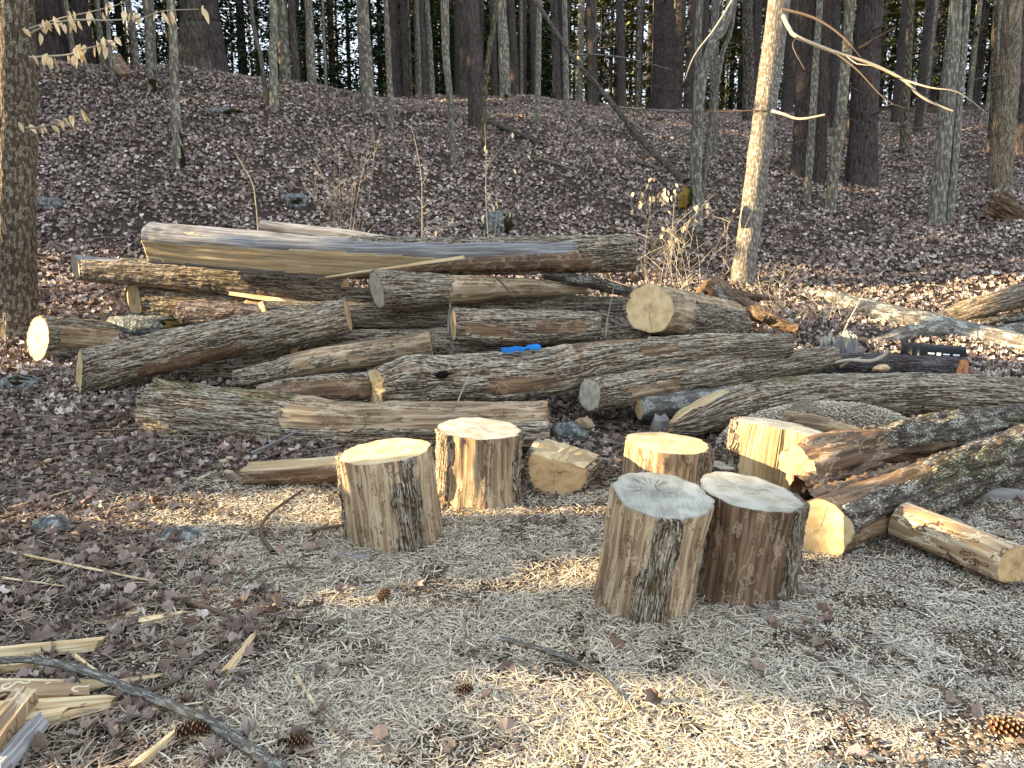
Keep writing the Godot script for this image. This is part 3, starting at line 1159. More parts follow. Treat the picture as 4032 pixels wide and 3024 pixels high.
	for i in 1300:
		var d := 1.6 + 16.0 * pow(rng.randf(), 1.2)
		var x := rng.randf_range(-0.82, 0.82) * d
		var size := rng.randf_range(0.08, 0.28) if d < 5.0 else rng.randf_range(0.2, 0.8)
		var b := Basis(Quaternion(Vector3.UP, ground_normal(x, -d))) * Basis(Vector3.UP, rng.randf() * TAU) * Basis(Vector3.BACK, rng.randf_range(-0.06, 0.06))
		var c := Color(0.16, 0.12, 0.095).lerp(Color(0.40, 0.34, 0.27), rng.randf())
		row(tb, i * 16, Transform3D(b.scaled_local(Vector3(size, size * 0.8, size * 0.8)), Vector3(x, ground(x, -d) + 0.025, -d)), c)
	fill("twig_litter", tw, mats["litter"], tb, "thin broken twigs lying scattered over the leaves", "twigs")
	# tufts of grass coming through
	var blade_mesh := shaving(970, 0.05, 0.25)
	var gb := PackedFloat32Array()
	var spots := [Vector3(0.389, -0.006, -2.101), Vector3(0.278, -0.005, -2.032), Vector3(0.574, -0.007, -2.198), Vector3(0.168, -0.004, -1.907), Vector3(-2.570, 0.026, -5.380), Vector3(-2.475, 0.023, -5.324), Vector3(5.193, 0.242, -8.066), Vector3(4.960, 0.274, -8.199), Vector3(5.165, 0.188, -7.774), Vector3(4.712, 0.322, -8.421), Vector3(4.823, 0.136, -7.377), Vector3(0.789, -0.007, -2.198), Vector3(-1.742, -0.005, -2.411), Vector3(-1.666, -0.004, -2.381)]
	gb.resize(spots.size() * 18 * 16)
	var kk := 0
	for si in spots.size():
		for i in 18:
			var q: Vector3 = spots[si]
			var a := rng.randf() * TAU
			var rr := rng.randf() * (0.10 if si < 12 else 0.07)
			var p := Vector3(q.x + cos(a) * rr, 0, q.z + sin(a) * rr)
			p.y = ground(p.x, p.z) + 0.035
			var b := Basis(Vector3.UP, rng.randf() * TAU) * Basis(Vector3.BACK, rng.randf_range(0.3, 1.3))
			var size := rng.randf_range(0.04, 0.085)
			row(gb, kk * 16, Transform3D(b.scaled_local(Vector3(size, size, size)), p), Color(0.45, 0.37, 0.23).lerp(Color(0.20, 0.27, 0.06), (0.0 if si > 11 else rng.randf() * 0.5)))
			kk += 1
	fill("grass", blade_mesh, mats["litter"], gb, "small tufts of dry and green grass among the shavings", "grass")

# ---------- standing trees ----------
func build_woods() -> void:
	var edge := "slender trees on the slope"
	# the near trees
	make_tree("tree", "stout lichen-flecked tree beside the log with the yellow cut end", "tree", [Vector3(-5.465, 0.467, -8.040), Vector3(-5.207, 2.310, -8.040), Vector3(-5.024, 3.883, -8.040)], 0.209, {"bark": "maple_bark", "flare": 0.3, "taper": 0.85, "branches": 0, "bright": 1.0, "span": 0.7})
	make_tree("tree", "leaning pale grey tree lit down one side, rising behind the dead snag", "tree", [Vector3(3.259, 0.828, -10.562), Vector3(3.350, 1.943, -10.562), Vector3(3.432, 3.171, -10.562), Vector3(3.539, 4.630, -10.562)], 0.156, {"bark": "grey_bark", "flare": 0.1, "taper": 0.92, "bright": 0.95, "span": 0.5})
	make_tree("sapling", "slim straight sapling with a moss foot, alone on the open slope above the split log", "tree", [Vector3(-5.467, 2.628, -12.586), Vector3(-5.457, 3.491, -12.586), Vector3(-5.426, 4.198, -12.586), Vector3(-5.387, 5.230, -12.586)], 0.083, {"moss": 0.45, "moss_from": 40, "moss_to": 160, "bright": 0.95})
	make_tree("sapling", "pale speckled sapling paired with a thinner dark one on the slope", "tree", [Vector3(-4.652, 3.955, -15.205), Vector3(-4.618, 5.013, -15.205), Vector3(-4.565, 6.006, -15.205)], 0.090, {"moss": 0.3, "bright": 0.95}, edge)
	make_tree("sapling", "thin dark sapling curving away from its pale speckled neighbour", "tree", [Vector3(-4.792, 4.003, -15.257), Vector3(-4.863, 4.940, -15.257), Vector3(-5.006, 6.021, -15.257)], 0.050, {"bright": 0.6}, edge)
	make_tree("sapling", "double-stemmed grey sapling with a bright moss foot near the hanging leaves", "tree", [Vector3(-7.072, 4.256, -15.298), Vector3(-7.043, 5.202, -15.298), Vector3(-7.027, 6.033, -15.298)], 0.081, {"moss": 0.7, "moss_from": 0, "moss_to": 180, "bright": 0.85}, edge)
	make_tree("sapling", "second stem close behind the moss-footed grey sapling", "tree", [Vector3(-7.146, 4.435, -15.603), Vector3(-7.101, 5.276, -15.603), Vector3(-7.059, 6.124, -15.603)], 0.055, {"bright": 0.85}, edge)
	make_tree("sapling", "thin speckled sapling rising behind the lowest hanging leaves", "tree", [Vector3(-8.969, 4.697, -16.053), Vector3(-8.955, 5.473, -16.053), Vector3(-8.987, 6.257, -16.053)], 0.052, {"bright": 0.8}, edge)
	make_tree("sapling", "whitish thin sapling between the split stub and the hanging leaves", "tree", [Vector3(-8.081, 4.560, -15.803), Vector3(-8.064, 5.411, -15.803), Vector3(-8.057, 6.183, -15.803)], 0.051, {"bright": 0.95}, edge)
	make_tree("sapling", "grey leaning sapling behind the weathered stub on the crest", "tree", [Vector3(-8.164, 5.110, -17.077), Vector3(-8.187, 6.099, -17.077), Vector3(-8.231, 6.561, -17.077)], 0.080, {"bright": 0.75}, edge)
	make_tree("sapling", "crest sapling just past the double-stemmed one, with a pale trunk", "tree", [Vector3(-9.500, 5.359, -18.222), Vector3(-9.492, 6.408, -18.222), Vector3(-9.492, 6.900, -18.222)], 0.075, {"bright": 0.7}, edge)
	make_tree("pine_tree", "huge grey pine with spreading roots on the crest of the slope", "tree", [Vector3(-7.055, 5.206, -17.760), Vector3(-7.071, 6.187, -17.760), Vector3(-7.075, 6.763, -17.760)], 0.371, {"bark": "pine_bark", "flare": 1.0, "reach": 1.1, "roots": 4, "taper": 0.8, "bright": 0.95})
	make_tree("pine_tree", "second huge pine half hidden behind the one with spreading roots", "tree", [Vector3(-6.725, 5.161, -17.795), Vector3(-6.762, 6.196, -17.795), Vector3(-6.779, 6.773, -17.795)], 0.260, {"bark": "pine_bark", "flare": 0.9, "reach": 1.1, "bright": 0.7})
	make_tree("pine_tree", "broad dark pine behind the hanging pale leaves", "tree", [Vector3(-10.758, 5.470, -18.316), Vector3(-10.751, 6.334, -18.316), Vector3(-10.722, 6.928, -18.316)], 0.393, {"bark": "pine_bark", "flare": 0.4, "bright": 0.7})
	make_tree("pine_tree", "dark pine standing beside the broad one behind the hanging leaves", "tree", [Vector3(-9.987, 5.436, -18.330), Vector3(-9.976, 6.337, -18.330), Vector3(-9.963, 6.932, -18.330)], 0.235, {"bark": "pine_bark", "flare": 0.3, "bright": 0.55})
	make_tree("tree", "weathered broken snag with a pointed top on the crest", "tree", [Vector3(-5.305, 5.073, -18.354), Vector3(-5.312, 6.143, -18.354), Vector3(-5.308, 6.939, -18.354)], 0.140, {"bark": "grey_bark", "bright": 0.7}, edge)
	make_tree("pine_tree", "dark pine just behind the pointed snag on the crest", "tree", [Vector3(-5.073, 5.064, -18.432), Vector3(-5.097, 6.163, -18.432), Vector3(-5.095, 6.962, -18.432)], 0.109, {"bark": "pine_bark", "bright": 0.85})
	make_tree("tree", "white-barked slender tree midway along the crest", "tree", [Vector3(-4.762, 5.050, -18.601), Vector3(-4.757, 6.104, -18.601), Vector3(-4.753, 7.012, -18.601)], 0.110, {"bright": 1.0, "moss": 0.25}, edge)
	make_tree("sapling", "very thin upright sapling beside the white-barked slender tree", "tree", [Vector3(-4.451, 5.007, -18.683), Vector3(-4.444, 6.226, -18.683), Vector3(-4.437, 7.036, -18.683)], 0.039, {"bright": 0.9}, edge)
	make_tree("tree", "grey speckled tree with a narrow companion stem, above the big split log", "tree", [Vector3(-3.012, 4.084, -16.436), Vector3(-3.037, 5.297, -16.436), Vector3(-3.064, 6.371, -16.436)], 0.132, {"bright": 0.9, "flare": 0.5}, edge)
	make_tree("sapling", "narrow pale companion stem hugging the grey speckled tree", "tree", [Vector3(-3.140, 4.141, -16.549), Vector3(-3.179, 5.231, -16.549), Vector3(-3.191, 6.404, -16.549)], 0.049, {"bright": 1.0}, edge)
	make_tree("sapling", "pale spotted pole tree with a mossy toe, next past the companion stems", "tree", [Vector3(-2.407, 3.546, -15.434), Vector3(-2.424, 4.809, -15.434), Vector3(-2.447, 6.074, -15.434)], 0.065, {"bright": 0.95, "moss": 0.3}, edge)
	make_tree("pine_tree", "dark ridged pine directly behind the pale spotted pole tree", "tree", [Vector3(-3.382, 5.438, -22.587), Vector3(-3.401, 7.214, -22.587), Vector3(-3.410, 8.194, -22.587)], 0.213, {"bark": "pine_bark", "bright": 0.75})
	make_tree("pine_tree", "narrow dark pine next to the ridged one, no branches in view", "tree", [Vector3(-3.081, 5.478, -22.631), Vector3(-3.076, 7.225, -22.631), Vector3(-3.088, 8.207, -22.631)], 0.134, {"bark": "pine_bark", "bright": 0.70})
	make_tree("sapling", "short thin grey stem with a moss sock at the crest", "tree", [Vector3(-2.573, 5.283, -21.736), Vector3(-2.568, 6.641, -21.736), Vector3(-2.575, 7.941, -21.736)], 0.058, {"bright": 0.9, "moss": 0.5, "moss_from": 0, "moss_to": 180}, edge)
	make_tree("tree", "mottled grey tree beside the moss-socked stem", "tree", [Vector3(-2.545, 5.557, -22.817), Vector3(-2.583, 7.147, -22.817), Vector3(-2.624, 8.262, -22.817)], 0.148, {"bark": "pine_bark", "bright": 1.00}, edge)
	make_tree("sapling", "spotted pale tree, slightly bowed, by the mottled grey one", "tree", [Vector3(-2.329, 5.567, -22.836), Vector3(-2.384, 7.152, -22.836), Vector3(-2.440, 8.267, -22.836)], 0.095, {"bright": 1.0}, edge)
	make_tree("sapling", "bowed sapling with a very thin foot reaching far down the slope", "tree", [Vector3(-1.062, 2.783, -14.056), Vector3(-1.114, 3.883, -14.056), Vector3(-1.176, 4.669, -14.056), Vector3(-1.192, 5.665, -14.056)], 0.047, {"bright": 0.9, "flare": 0.1, "taper": 1.6}, edge)
	make_tree("pine_tree", "sturdy scaly spruce trunk on the middle of the slope", "tree", [Vector3(-0.741, 3.810, -16.496), Vector3(-0.778, 5.220, -16.496), Vector3(-0.843, 6.388, -16.496)], 0.176, {"bark": "pine_bark", "bright": 1.0, "flare": 0.15, "taper": 0.95})
	make_tree("sapling", "curved reddish sapling crossing in front of the scaly spruce", "tree", [Vector3(-0.553, 3.044, -14.775), Vector3(-0.528, 4.089, -14.775), Vector3(-0.416, 5.076, -14.775), Vector3(-0.292, 5.879, -14.775)], 0.058, {"bark": "maple_bark", "bright": 0.9, "flare": 0.1}, edge)
	make_tree("tree", "sun-flecked trunk with a moss toe, behind the curved reddish sapling", "tree", [Vector3(-0.161, 5.136, -20.848), Vector3(-0.220, 6.546, -20.848), Vector3(-0.266, 7.678, -20.848)], 0.160, {"bark": "grey_bark", "bright": 1.0, "moss": 0.4}, edge)
	make_tree("pine_tree", "dark pine standing tight against the sun-flecked trunk", "tree", [Vector3(0.077, 5.357, -21.716), Vector3(0.026, 6.756, -21.716), Vector3(-0.025, 7.935, -21.716)], 0.141, {"bark": "pine_bark", "bright": 0.85})
	make_tree("sapling", "white-patched sapling with a moss foot beneath the leaning dead tree", "tree", [Vector3(0.553, 3.839, -16.781), Vector3(0.564, 5.191, -16.781), Vector3(0.585, 6.473, -16.781)], 0.070, {"bright": 1.0, "moss": 0.35, "flare": 0.2}, edge)
	make_tree("sapling", "white-patched pole crossed by the leaning dead tree", "tree", [Vector3(1.331, 4.238, -18.398), Vector3(1.257, 5.648, -18.398), Vector3(1.207, 6.952, -18.398)], 0.077, {"bright": 1.0, "flare": 0.2, "branches": 4}, edge)
	make_tree("pine_tree", "dark pine just before the pole crossed by the leaning dead tree", "tree", [Vector3(1.440, 5.772, -24.704), Vector3(1.364, 7.479, -24.704), Vector3(1.291, 8.821, -24.704)], 0.146, {"bark": "pine_bark", "bright": 0.80})
	make_tree("pine_tree", "thick dark pine at the middle of the crest, rough with dead twigs", "tree", [Vector3(5.347, 5.921, -27.167), Vector3(5.260, 7.776, -27.167), Vector3(5.175, 9.551, -27.167)], 0.432, {"bark": "pine_bark", "bright": 0.90, "flare": 0.3, "branches": 28})
	make_tree("pine_tree", "mid-sized dark pine between the crossed pole and the thick twiggy pine", "tree", [Vector3(2.401, 5.283, -22.889), Vector3(2.328, 6.914, -22.889), Vector3(2.260, 8.283, -22.889)], 0.176, {"bark": "pine_bark", "bright": 0.75, "branches": 12})
	make_tree("pine_tree", "grey-brown pine to the near side of the thick twiggy pine", "tree", [Vector3(3.329, 5.306, -23.358), Vector3(3.227, 7.025, -23.358), Vector3(3.147, 8.422, -23.358)], 0.152, {"bark": "pine_bark", "bright": 0.90, "branches": 16})
	# the clump before the leaning tree
	var clump := make_tree("tree", "grey tree forking low, with a moss patch at the side of its foot", "tree", [Vector3(3.111, 1.621, -12.654), Vector3(3.050, 2.775, -12.654), Vector3(3.051, 3.859, -12.654), Vector3(3.221, 4.632, -12.654), Vector3(3.498, 5.250, -12.654)], 0.093, {"bright": 0.9, "flare": 0.25, "branches": 6, "moss": 0.0})
	part("moss", lump(88, Vector3(0.10, 0.13, 0.08), 0.4, 12), mats["moss"], clump, false).position = Vector3(2.384, 2.072, -10.400) - clump.position
	make_tree("tree", "upright grey stem rising from the same clump as the forking tree", "tree", [Vector3(3.126, 1.772, -12.973), Vector3(3.081, 2.957, -12.973), Vector3(3.080, 4.281, -12.973), Vector3(3.059, 5.344, -12.973)], 0.071, {"bright": 0.85, "branches": 8})
	make_tree("tree", "slim stem leaning out of the forked clump across the far pines", "tree", [Vector3(3.155, 1.682, -12.786), Vector3(3.256, 3.157, -12.786), Vector3(3.416, 4.454, -12.786), Vector3(3.579, 5.289, -12.786)], 0.047, {"bright": 0.8, "branches": 6})
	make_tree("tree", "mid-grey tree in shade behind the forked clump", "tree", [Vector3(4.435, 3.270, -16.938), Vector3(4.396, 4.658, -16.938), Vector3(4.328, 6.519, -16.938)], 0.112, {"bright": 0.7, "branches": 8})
	make_tree("tree", "smooth dim trunk seen between the forked clump and the leaning tree", "tree", [Vector3(6.839, 4.753, -22.322), Vector3(6.721, 6.533, -22.322), Vector3(6.598, 8.115, -22.322)], 0.173, {"bark": "maple_bark", "bright": 0.8, "branches": 6})
	# the big pines at the rear
	make_tree("pine_tree", "massive twin-trunked pine with shaggy bark behind the leaning tree, left trunk", "tree", [Vector3(6.281, 2.793, -16.459), Vector3(6.217, 4.569, -16.459), Vector3(6.136, 6.377, -16.459)], 0.256, {"bark": "pine_bark", "bright": 1.00, "flare": 0.45, "branches": 12, "span": 0.8})
	make_tree("pine_tree", "other trunk of the massive shaggy twin pine, the darker one", "tree", [Vector3(6.450, 2.627, -16.086), Vector3(6.362, 4.499, -16.086), Vector3(6.296, 6.267, -16.086)], 0.174, {"bark": "pine_bark", "bright": 0.80, "flare": 0.45, "branches": 10})
	make_tree("pine_tree", "tallest broad pine with furrowed bark and a wide root flare", "tree", [Vector3(7.469, 2.594, -16.250), Vector3(7.354, 4.530, -16.250), Vector3(7.304, 6.316, -16.250)], 0.302, {"bark": "pine_bark", "bright": 1.00, "flare": 0.7, "branches": 10, "span": 0.8})
	make_tree("pine_tree", "dark pine seen between the twin pine and the broad flared pine", "tree", [Vector3(9.638, 4.724, -23.239), Vector3(9.499, 6.611, -23.239), Vector3(9.366, 8.387, -23.239)], 0.235, {"bark": "pine_bark", "bright": 0.70, "branches": 10})
	make_tree("sapling", "whitish slim tree in front of the twin pine, standing straight", "tree", [Vector3(5.743, 2.173, -14.797), Vector3(5.742, 3.418, -14.797), Vector3(5.719, 4.837, -14.797), Vector3(5.714, 5.885, -14.797)], 0.076, {"bright": 1.0, "branches": 8})
	make_tree("sapling", "speckled leaning sapling with a mossy foot before the broad pine", "tree", [Vector3(6.021, 2.000, -14.392), Vector3(6.072, 3.117, -14.392), Vector3(6.111, 4.586, -14.392), Vector3(6.118, 5.765, -14.392)], 0.109, {"bright": 0.95, "moss": 0.5, "moss_from": 200, "moss_to": 330, "branches": 8})
	make_tree("tree", "tall grey speckled tree with a grassy foot beside a thinner twin", "tree", [Vector3(7.642, 1.727, -13.607), Vector3(7.628, 3.029, -13.607), Vector3(7.626, 4.417, -13.607), Vector3(7.586, 5.532, -13.607)], 0.141, {"bright": 0.95, "branches": 12})
	make_tree("sapling", "thinner twin standing close to the grassy-footed speckled tree", "tree", [Vector3(7.847, 1.727, -13.546), Vector3(7.822, 3.022, -13.546), Vector3(7.775, 4.404, -13.546), Vector3(7.740, 5.514, -13.546)], 0.066, {"bright": 0.95, "branches": 10})
	make_tree("tree", "tree with patches of sun on its trunk near the old stump", "tree", [Vector3(9.849, 2.422, -15.354), Vector3(9.764, 4.016, -15.354), Vector3(9.710, 5.216, -15.354), Vector3(9.665, 6.050, -15.354)], 0.213, {"bark": "ash_bark", "bright": 0.95, "flare": 0.4, "branches": 6})
	make_tree("pine_tree", "dark trunk at the very edge of the frame behind the sun-patched tree", "tree", [Vector3(12.081, 3.451, -18.196), Vector3(11.868, 5.199, -18.196), Vector3(11.666, 6.892, -18.196)], 0.163, {"bark": "pine_bark", "bright": 0.85, "branches": 6})
	make_tree("tree", "bare grey trunk in the clearing behind the pale dead limb", "tree", [Vector3(9.805, 3.537, -19.261), Vector3(9.746, 5.091, -19.261), Vector3(9.641, 7.208, -19.261)], 0.098, {"bark": "maple_bark", "bright": 0.95, "branches": 8})
	make_tree("sapling", "thin dark trunk half behind the sun-patched tree", "tree", [Vector3(11.583, 3.521, -18.585), Vector3(11.479, 4.965, -18.585), Vector3(11.289, 7.008, -18.585)], 0.078, {"bark": "maple_bark", "bright": 0.8, "branches": 8})
	make_tree("sapling", "thin trunk in dim light halfway to the grassy-footed tree", "tree", [Vector3(12.406, 4.325, -21.845), Vector3(12.229, 6.183, -21.845), Vector3(12.077, 7.973, -21.845)], 0.078, {"bark": "pine_bark", "bright": 0.85, "branches": 8})

	# far pines beyond the crest
	var rng := RandomNumberGenerator.new()
	rng.seed = 303
	var protos := []
	for k in 6:
		var r0: float = [0.10, 0.13, 0.17, 0.11, 0.075, 0.085][k]
		var lean := rng.randf_range(-0.25, 0.25)
		var t := make_tree("far_tree", ["slender dark pine trunk in the woods beyond the crest", "middling dark pine trunk in the woods beyond the crest", "thick dark pine trunk in the woods beyond the crest", "slender grey trunk in the woods beyond the crest", "very thin grey trunk in the woods beyond the crest", "thin brown lichened trunk in the woods beyond the crest"][k], "tree", [Vector3(0, -0.3, -33), Vector3(lean * 0.5, 4.0, -33), Vector3(lean, 7.0, -33)], r0, {"bark": ["pine_bark", "pine_bark", "pine_bark", "grey_bark", "grey_bark", "maple_bark"][k], "bright": [1.0, 1.0, 0.9, 1.0, 0.9, 1.0][k], "branches": [10, 12, 9, 8, 12, 10][k], "blen": 1.1, "flare": 0.2}, "far trunks beyond the crest")
		protos.append(t)
	var placed := []
	var count := 0
	var tries := 0
	while count < 270 and tries < 6000:
		tries += 1
		var u := rng.randf_range(-0.8, 0.86)
		var lowest := 22.0 if u < 0.0 else (25.0 if u < 0.3 else 21.0)
		var d := lowest + 36.0 * pow(rng.randf(), 1.25)
		if u < -0.3 and rng.randf() < 0.3:
			continue
		var p := Vector3(u * d, 0, -d)
		var ok := true
		for q in placed:
			if absf(q.x - p.x) < 0.35 and absf(q.z - p.z) < 3.0 or q.distance_to(p) < 0.9:
				ok = false
				break
		if not ok:
			continue
		placed.append(p)
		p.y = ground(p.x, p.z) - 0.2
		var t: Node3D = protos[count % 6]
		if count >= 6:
			t = t.duplicate()
			t.name = numbered("far_tree")
			add_child(t, true)
		t.position = p
		t.rotation.y = rng.randf() * TAU
		var k := rng.randf_range(0.75, 1.25)
		t.scale = Vector3(k, 1.0, k)
		count += 1
	build_evergreens(rng)

func evergreen(label: String, crown: Mesh, trunk: Mesh, at: Vector3, k: float, turn: float, group: String, called := "evergreen_tree", tall := 0.0) -> void:
	var o := thing(called, label, "tree", at, group)
	part("trunk", trunk, mats["pine_bark"], o, false)
	part("crown", crown, mats["needle"], o, false)
	o.scale = Vector3(k, tall if tall > 0.0 else k, k)
	o.rotation.y = turn

func build_evergreens(rng: RandomNumberGenerator) -> void:
	var stem := limb_mesh([Vector3(0, -0.4, 0), Vector3(0.05, 5, 0), Vector3(0, 11.5, 0.05)], 0.16, 0.03, 8, 0.8)
	var thin_stem := limb_mesh([Vector3(0, -0.4, 0), Vector3(0.05, 7, 0), Vector3(0, 14.0, 0.05)], 0.14, 0.03, 8, 0.8)
	var dark := []
	var light := []
	for k in 3:
		dark.append(boughs(700 + k, 11.5, 0.3, 2.0, 190, 70, 0.17, Color(0.075, 0.125, 0.055)))
		light.append(boughs(720 + k, 14.0, 1.0, 1.7, 150, 40, 0.22, Color(0.17, 0.19, 0.06), 0.2))
	# dark hemlocks behind the crest
	for q in [[-17.5, -26.0], [-14.6, -24.5], [-12.6, -25.5], [-10.4, -24.0], [-8.6, -25.0], [-6.6, -24.2], [-5.0, -26.5], [-3.4, -27.5], [-15.8, -29.0], [-11.4, -29.5], [-7.6, -29.0], [-19.5, -31.0], [-2.0, -31.0], [-5.4, -32.0], [0.5, -33.0], [-9.0, -33.0], [-13.5, -33.0], [-0.8, -36.0]]:
		evergreen("dark hemlock with drooping boughs behind the crest, above the huge pines", dark[rng.randi() % 3], stem, Vector3(q[0], ground(q[0], q[1]), q[1]), rng.randf_range(0.85, 1.15), rng.randf() * TAU, "dark hemlocks behind the crest")
	# young pines in the light farther back
	for i in 84:
		var u := lerpf(-0.12, 0.92, (i + rng.randf()) / 84.0)
		var d := rng.randf_range(34.0, 60.0)
		var x := u * d
		evergreen("yellow-green young pine catching sun far behind the dark trunks", light[rng.randi() % 3], thin_stem, Vector3(x, ground(x, -d) - 0.5, -d), rng.randf_range(0.9, 1.3), rng.randf() * TAU, "sunlit young pines far back")
	# hemlocks standing outside the picture towards the sun, which shade the clearing
	var wall := boughs(760, 12.0, 0.1, 0.75, 340, 46, 0.24, Color(0.030, 0.055, 0.022))
	var low_wall := boughs(761, 2.3, 0.05, 0.8, 110, 46, 0.18, Color(0.030, 0.055, 0.022))
	var shade := [
		[-13.50, 0.10, 1, 0.70],
		[-13.50, 0.75, 1, 0.70],
		[-12.50, 1.36, 1, 0.60],
		[-12.50, 2.42, 1, 0.62],
		[-13.60, 2.74, 1, 0.42],
		[-12.00, 3.36, 1, 0.16],
		[-13.00, 11.10, 1, 1.00],
		[-13.96, 5.00, 1, 0.75],
		[-13.30, 5.60, 1, 0.75],
		[-13.43, 6.25, 1, 0.75],
		[-13.94, 6.80, 1, 0.75],
		[-15.50, 7.15, 1, 0.40],
		[-7.00, 3.40, 0, 0.95],
		[-7.00, 4.72, 0, 0.95],
		[-19.00, 8.50, 1, 0.22],
		[-20.00, 9.15, 1, 0.15],
		[-13.66, 11.75, 1, 1.24],
		[-14.56, 12.70, 1, 1.25],
		[-15.42, 13.60, 1, 1.27],
		[-16.37, 14.60, 1, 1.29],
		[-17.41, 15.70, 1, 1.31],
		[-18.65, 17.00, 1, 1.34],
		[-20.07, 18.50, 1, 1.37],
		[-21.50, 20.00, 1, 1.40],
		[-23.11, 21.70, 1, 1.43],
		[-24.82, 23.50, 1, 1.47],
		[-27.20, 26.00, 1, 1.52]
	]
	for q in shade:
		var x: float = q[0]
		var z: float = -(q[1] + x * tan(deg_to_rad(4.0)))
		if q[2] > 0:
			evergreen("dense hemlock standing beside the clearing towards the sun", wall, stem, Vector3(x, ground(x, z), z), q[3], rng.randf() * TAU, "hemlocks beside the clearing", "evergreen_tree", maxf(1.0, q[3]))
		else:
			evergreen("low hemlock bush beside the clearing towards the sun", low_wall, thin_stem, Vector3(x, ground(x, z), z), q[3], rng.randf() * TAU, "hemlock bushes beside the clearing", "hemlock_bush")

# ---------- the heap of logs ----------
func build_pile() -> void:
	var o: Node3D
	make_log("log", "thick log with bark stripped at its far half, lying along the front of the heap", "log", [Vector3(-2.865, 0.177, -5.750), Vector3(-1.815, 0.112, -5.550), Vector3(-0.894, 0.110, -5.400), Vector3(0.249, 0.170, -5.350)], [0.226, 0.222, 0.196, 0.152], {"sd": 1, "dl": 0.017, "arc": 0.017, "boxes": [[0.40, 1.1, -100, 78, -2.4], [0.78, 1.1, 70, 150, -2.0]], "wood": "bare_wood", "end0": "aged_end", "jag0": 0.02, "jag1": 0.02, "wob": 0.08, "bright": 0.95, "mossy": [[0.1, -10, 0.12, 60], [0.33, 10, 0.1, 40]], "humps": [[0.42, 60, 0.25, 0.12]]})
	make_log("log", "long bark-covered log slanting upward, its sawn end resting in the leaves", "log", [Vector3(-3.905, 0.327, -6.550), Vector3(-2.952, 0.547, -6.600), Vector3(-2.122, 0.701, -6.650), Vector3(-1.490, 0.830, -6.700)], [0.188, 0.176, 0.168, 0.139], {"sd": 2, "dl": 0.018, "arc": 0.018, "boxes": [[0.25, 0.62, 105, 200, -1.9]], "wood": "brown_wood", "end0": "sawn_end", "lean0": Vector3(-0.80, 0.12, 0.60), "wob": 0.06, "bright": 0.95})
	make_log("log", "log with a bright yellow scalloped cut end beside the lichen-flecked tree", "log", [Vector3(-4.757, 0.533, -7.350), Vector3(-4.447, 0.424, -7.800), Vector3(-4.001, 0.302, -8.300)], [0.218, 0.227, 0.210], {"sd": 3, "boxes": [[0.12, 0.9, 40, 110, -2.0]], "wood": "bare_wood", "th": 0.016, "end0": "sawn_end", "wob": 0.04})
	make_log("log", "long slim log with a pale weathered end, under the big split log", "log", [Vector3(-4.680, 1.222, -8.000), Vector3(-3.204, 1.106, -7.850), Vector3(-1.724, 0.984, -7.650)], [0.129, 0.137, 0.129], {"sd": 4, "boxes": [[-0.1, 0.22, -60, 40, -2.0]], "wood": "grey_wood", "end0": "grey_end", "lean0": Vector3(-0.75, 0, 0.66), "bright": 0.9, "mossy": [[0.28, 0, 0.04, 40]]})
	var big := make_log("split_log", "big log split lengthwise, grey on top with a fresh yellow face, crowning the heap", "log", [Vector3(-3.578, 1.477, -7.450), Vector3(-1.892, 1.352, -7.350), Vector3(-0.475, 1.354, -7.250), Vector3(1.184, 1.381, -7.200)], [0.198, 0.200, 0.166, 0.160], {"sd": 5, "dl": 0.018, "arc": 0.017, "bark": -1.1, "boxes": [[0.865, 1.1, -200, 200, 2.4], [0.42, 0.9, 118, 185, 2.2], [0.42, 0.9, -100, 40, 2.0]], "wood": "grey_wood", "split": "split_wood", "flats": [[118, [0.72, 0.72, 0.70, 0.66, 0.72, 0.86, 1.0, 1.6, 1.6]]], "end0": "grey_end", "end1": "aged_end", "ragged": 0.5})
	part("torn_slab", limb_mesh([Vector3(1.061, 1.357, -7.330), Vector3(0.689, 1.317, -7.130), Vector3(0.062, 1.301, -7.100), Vector3(-0.645, 1.265, -7.120), Vector3(-1.272, 1.202, -7.160), Vector3(-1.864, 1.130, -7.200)], 0.125, 0.012, 20, 0.03, 0.35, 0.85), mats["brown_wood"], big)
	part("splinter", board_mesh(Vector3(-0.459, 1.346, -7.000), Vector3(-1.761, 1.163, -7.060), 0.012, 0.03, 32, 0.6), mats["split_wood"], big)
	make_log("pole", "thin pole lying behind the big split log, grey above and ochre below", "pole", [Vector3(-2.961, 1.671, -8.900), Vector3(-1.982, 1.563, -8.800), Vector3(-1.159, 1.447, -8.700)], [0.071, 0.070, 0.059], {"sd": 6, "bark": -3.0, "wood": "grey_wood", "end0": "aged_end", "dl": 0.04})
	make_log("log", "short mossy dark log with a lit rim, above the flat grey stone", "log", [Vector3(-4.161, 0.854, -8.150), Vector3(-3.288, 0.810, -8.000), Vector3(-2.607, 0.760, -7.900)], [0.189, 0.185, 0.173], {"sd": 7, "lean0": Vector3(-0.75, 0, 0.66), "bright": 0.75, "moss": 0.35, "end0": "sawn_end"})
	make_log("log", "small brown log jutting from the heap over the flat grey stone", "log", [Vector3(-3.400, 0.769, -7.650), Vector3(-2.807, 0.760, -7.500), Vector3(-2.168, 0.732, -7.400)], [0.110, 0.113, 0.102], {"sd": 8, "wood": "brown_wood", "bark_mat": "pine_bark", "bright": 0.95})
	make_log("split_log", "short split log with a sunlit yellow top under the slim log", "log", [Vector3(-2.780, 0.871, -7.750), Vector3(-2.247, 0.860, -7.700), Vector3(-1.802, 0.841, -7.650)], [0.082, 0.087, 0.077], {"sd": 9, "flats": [[20, [0.25, 0.2, 0.3]]], "split": "split_wood", "wood": "brown_wood", "bright": 0.75})
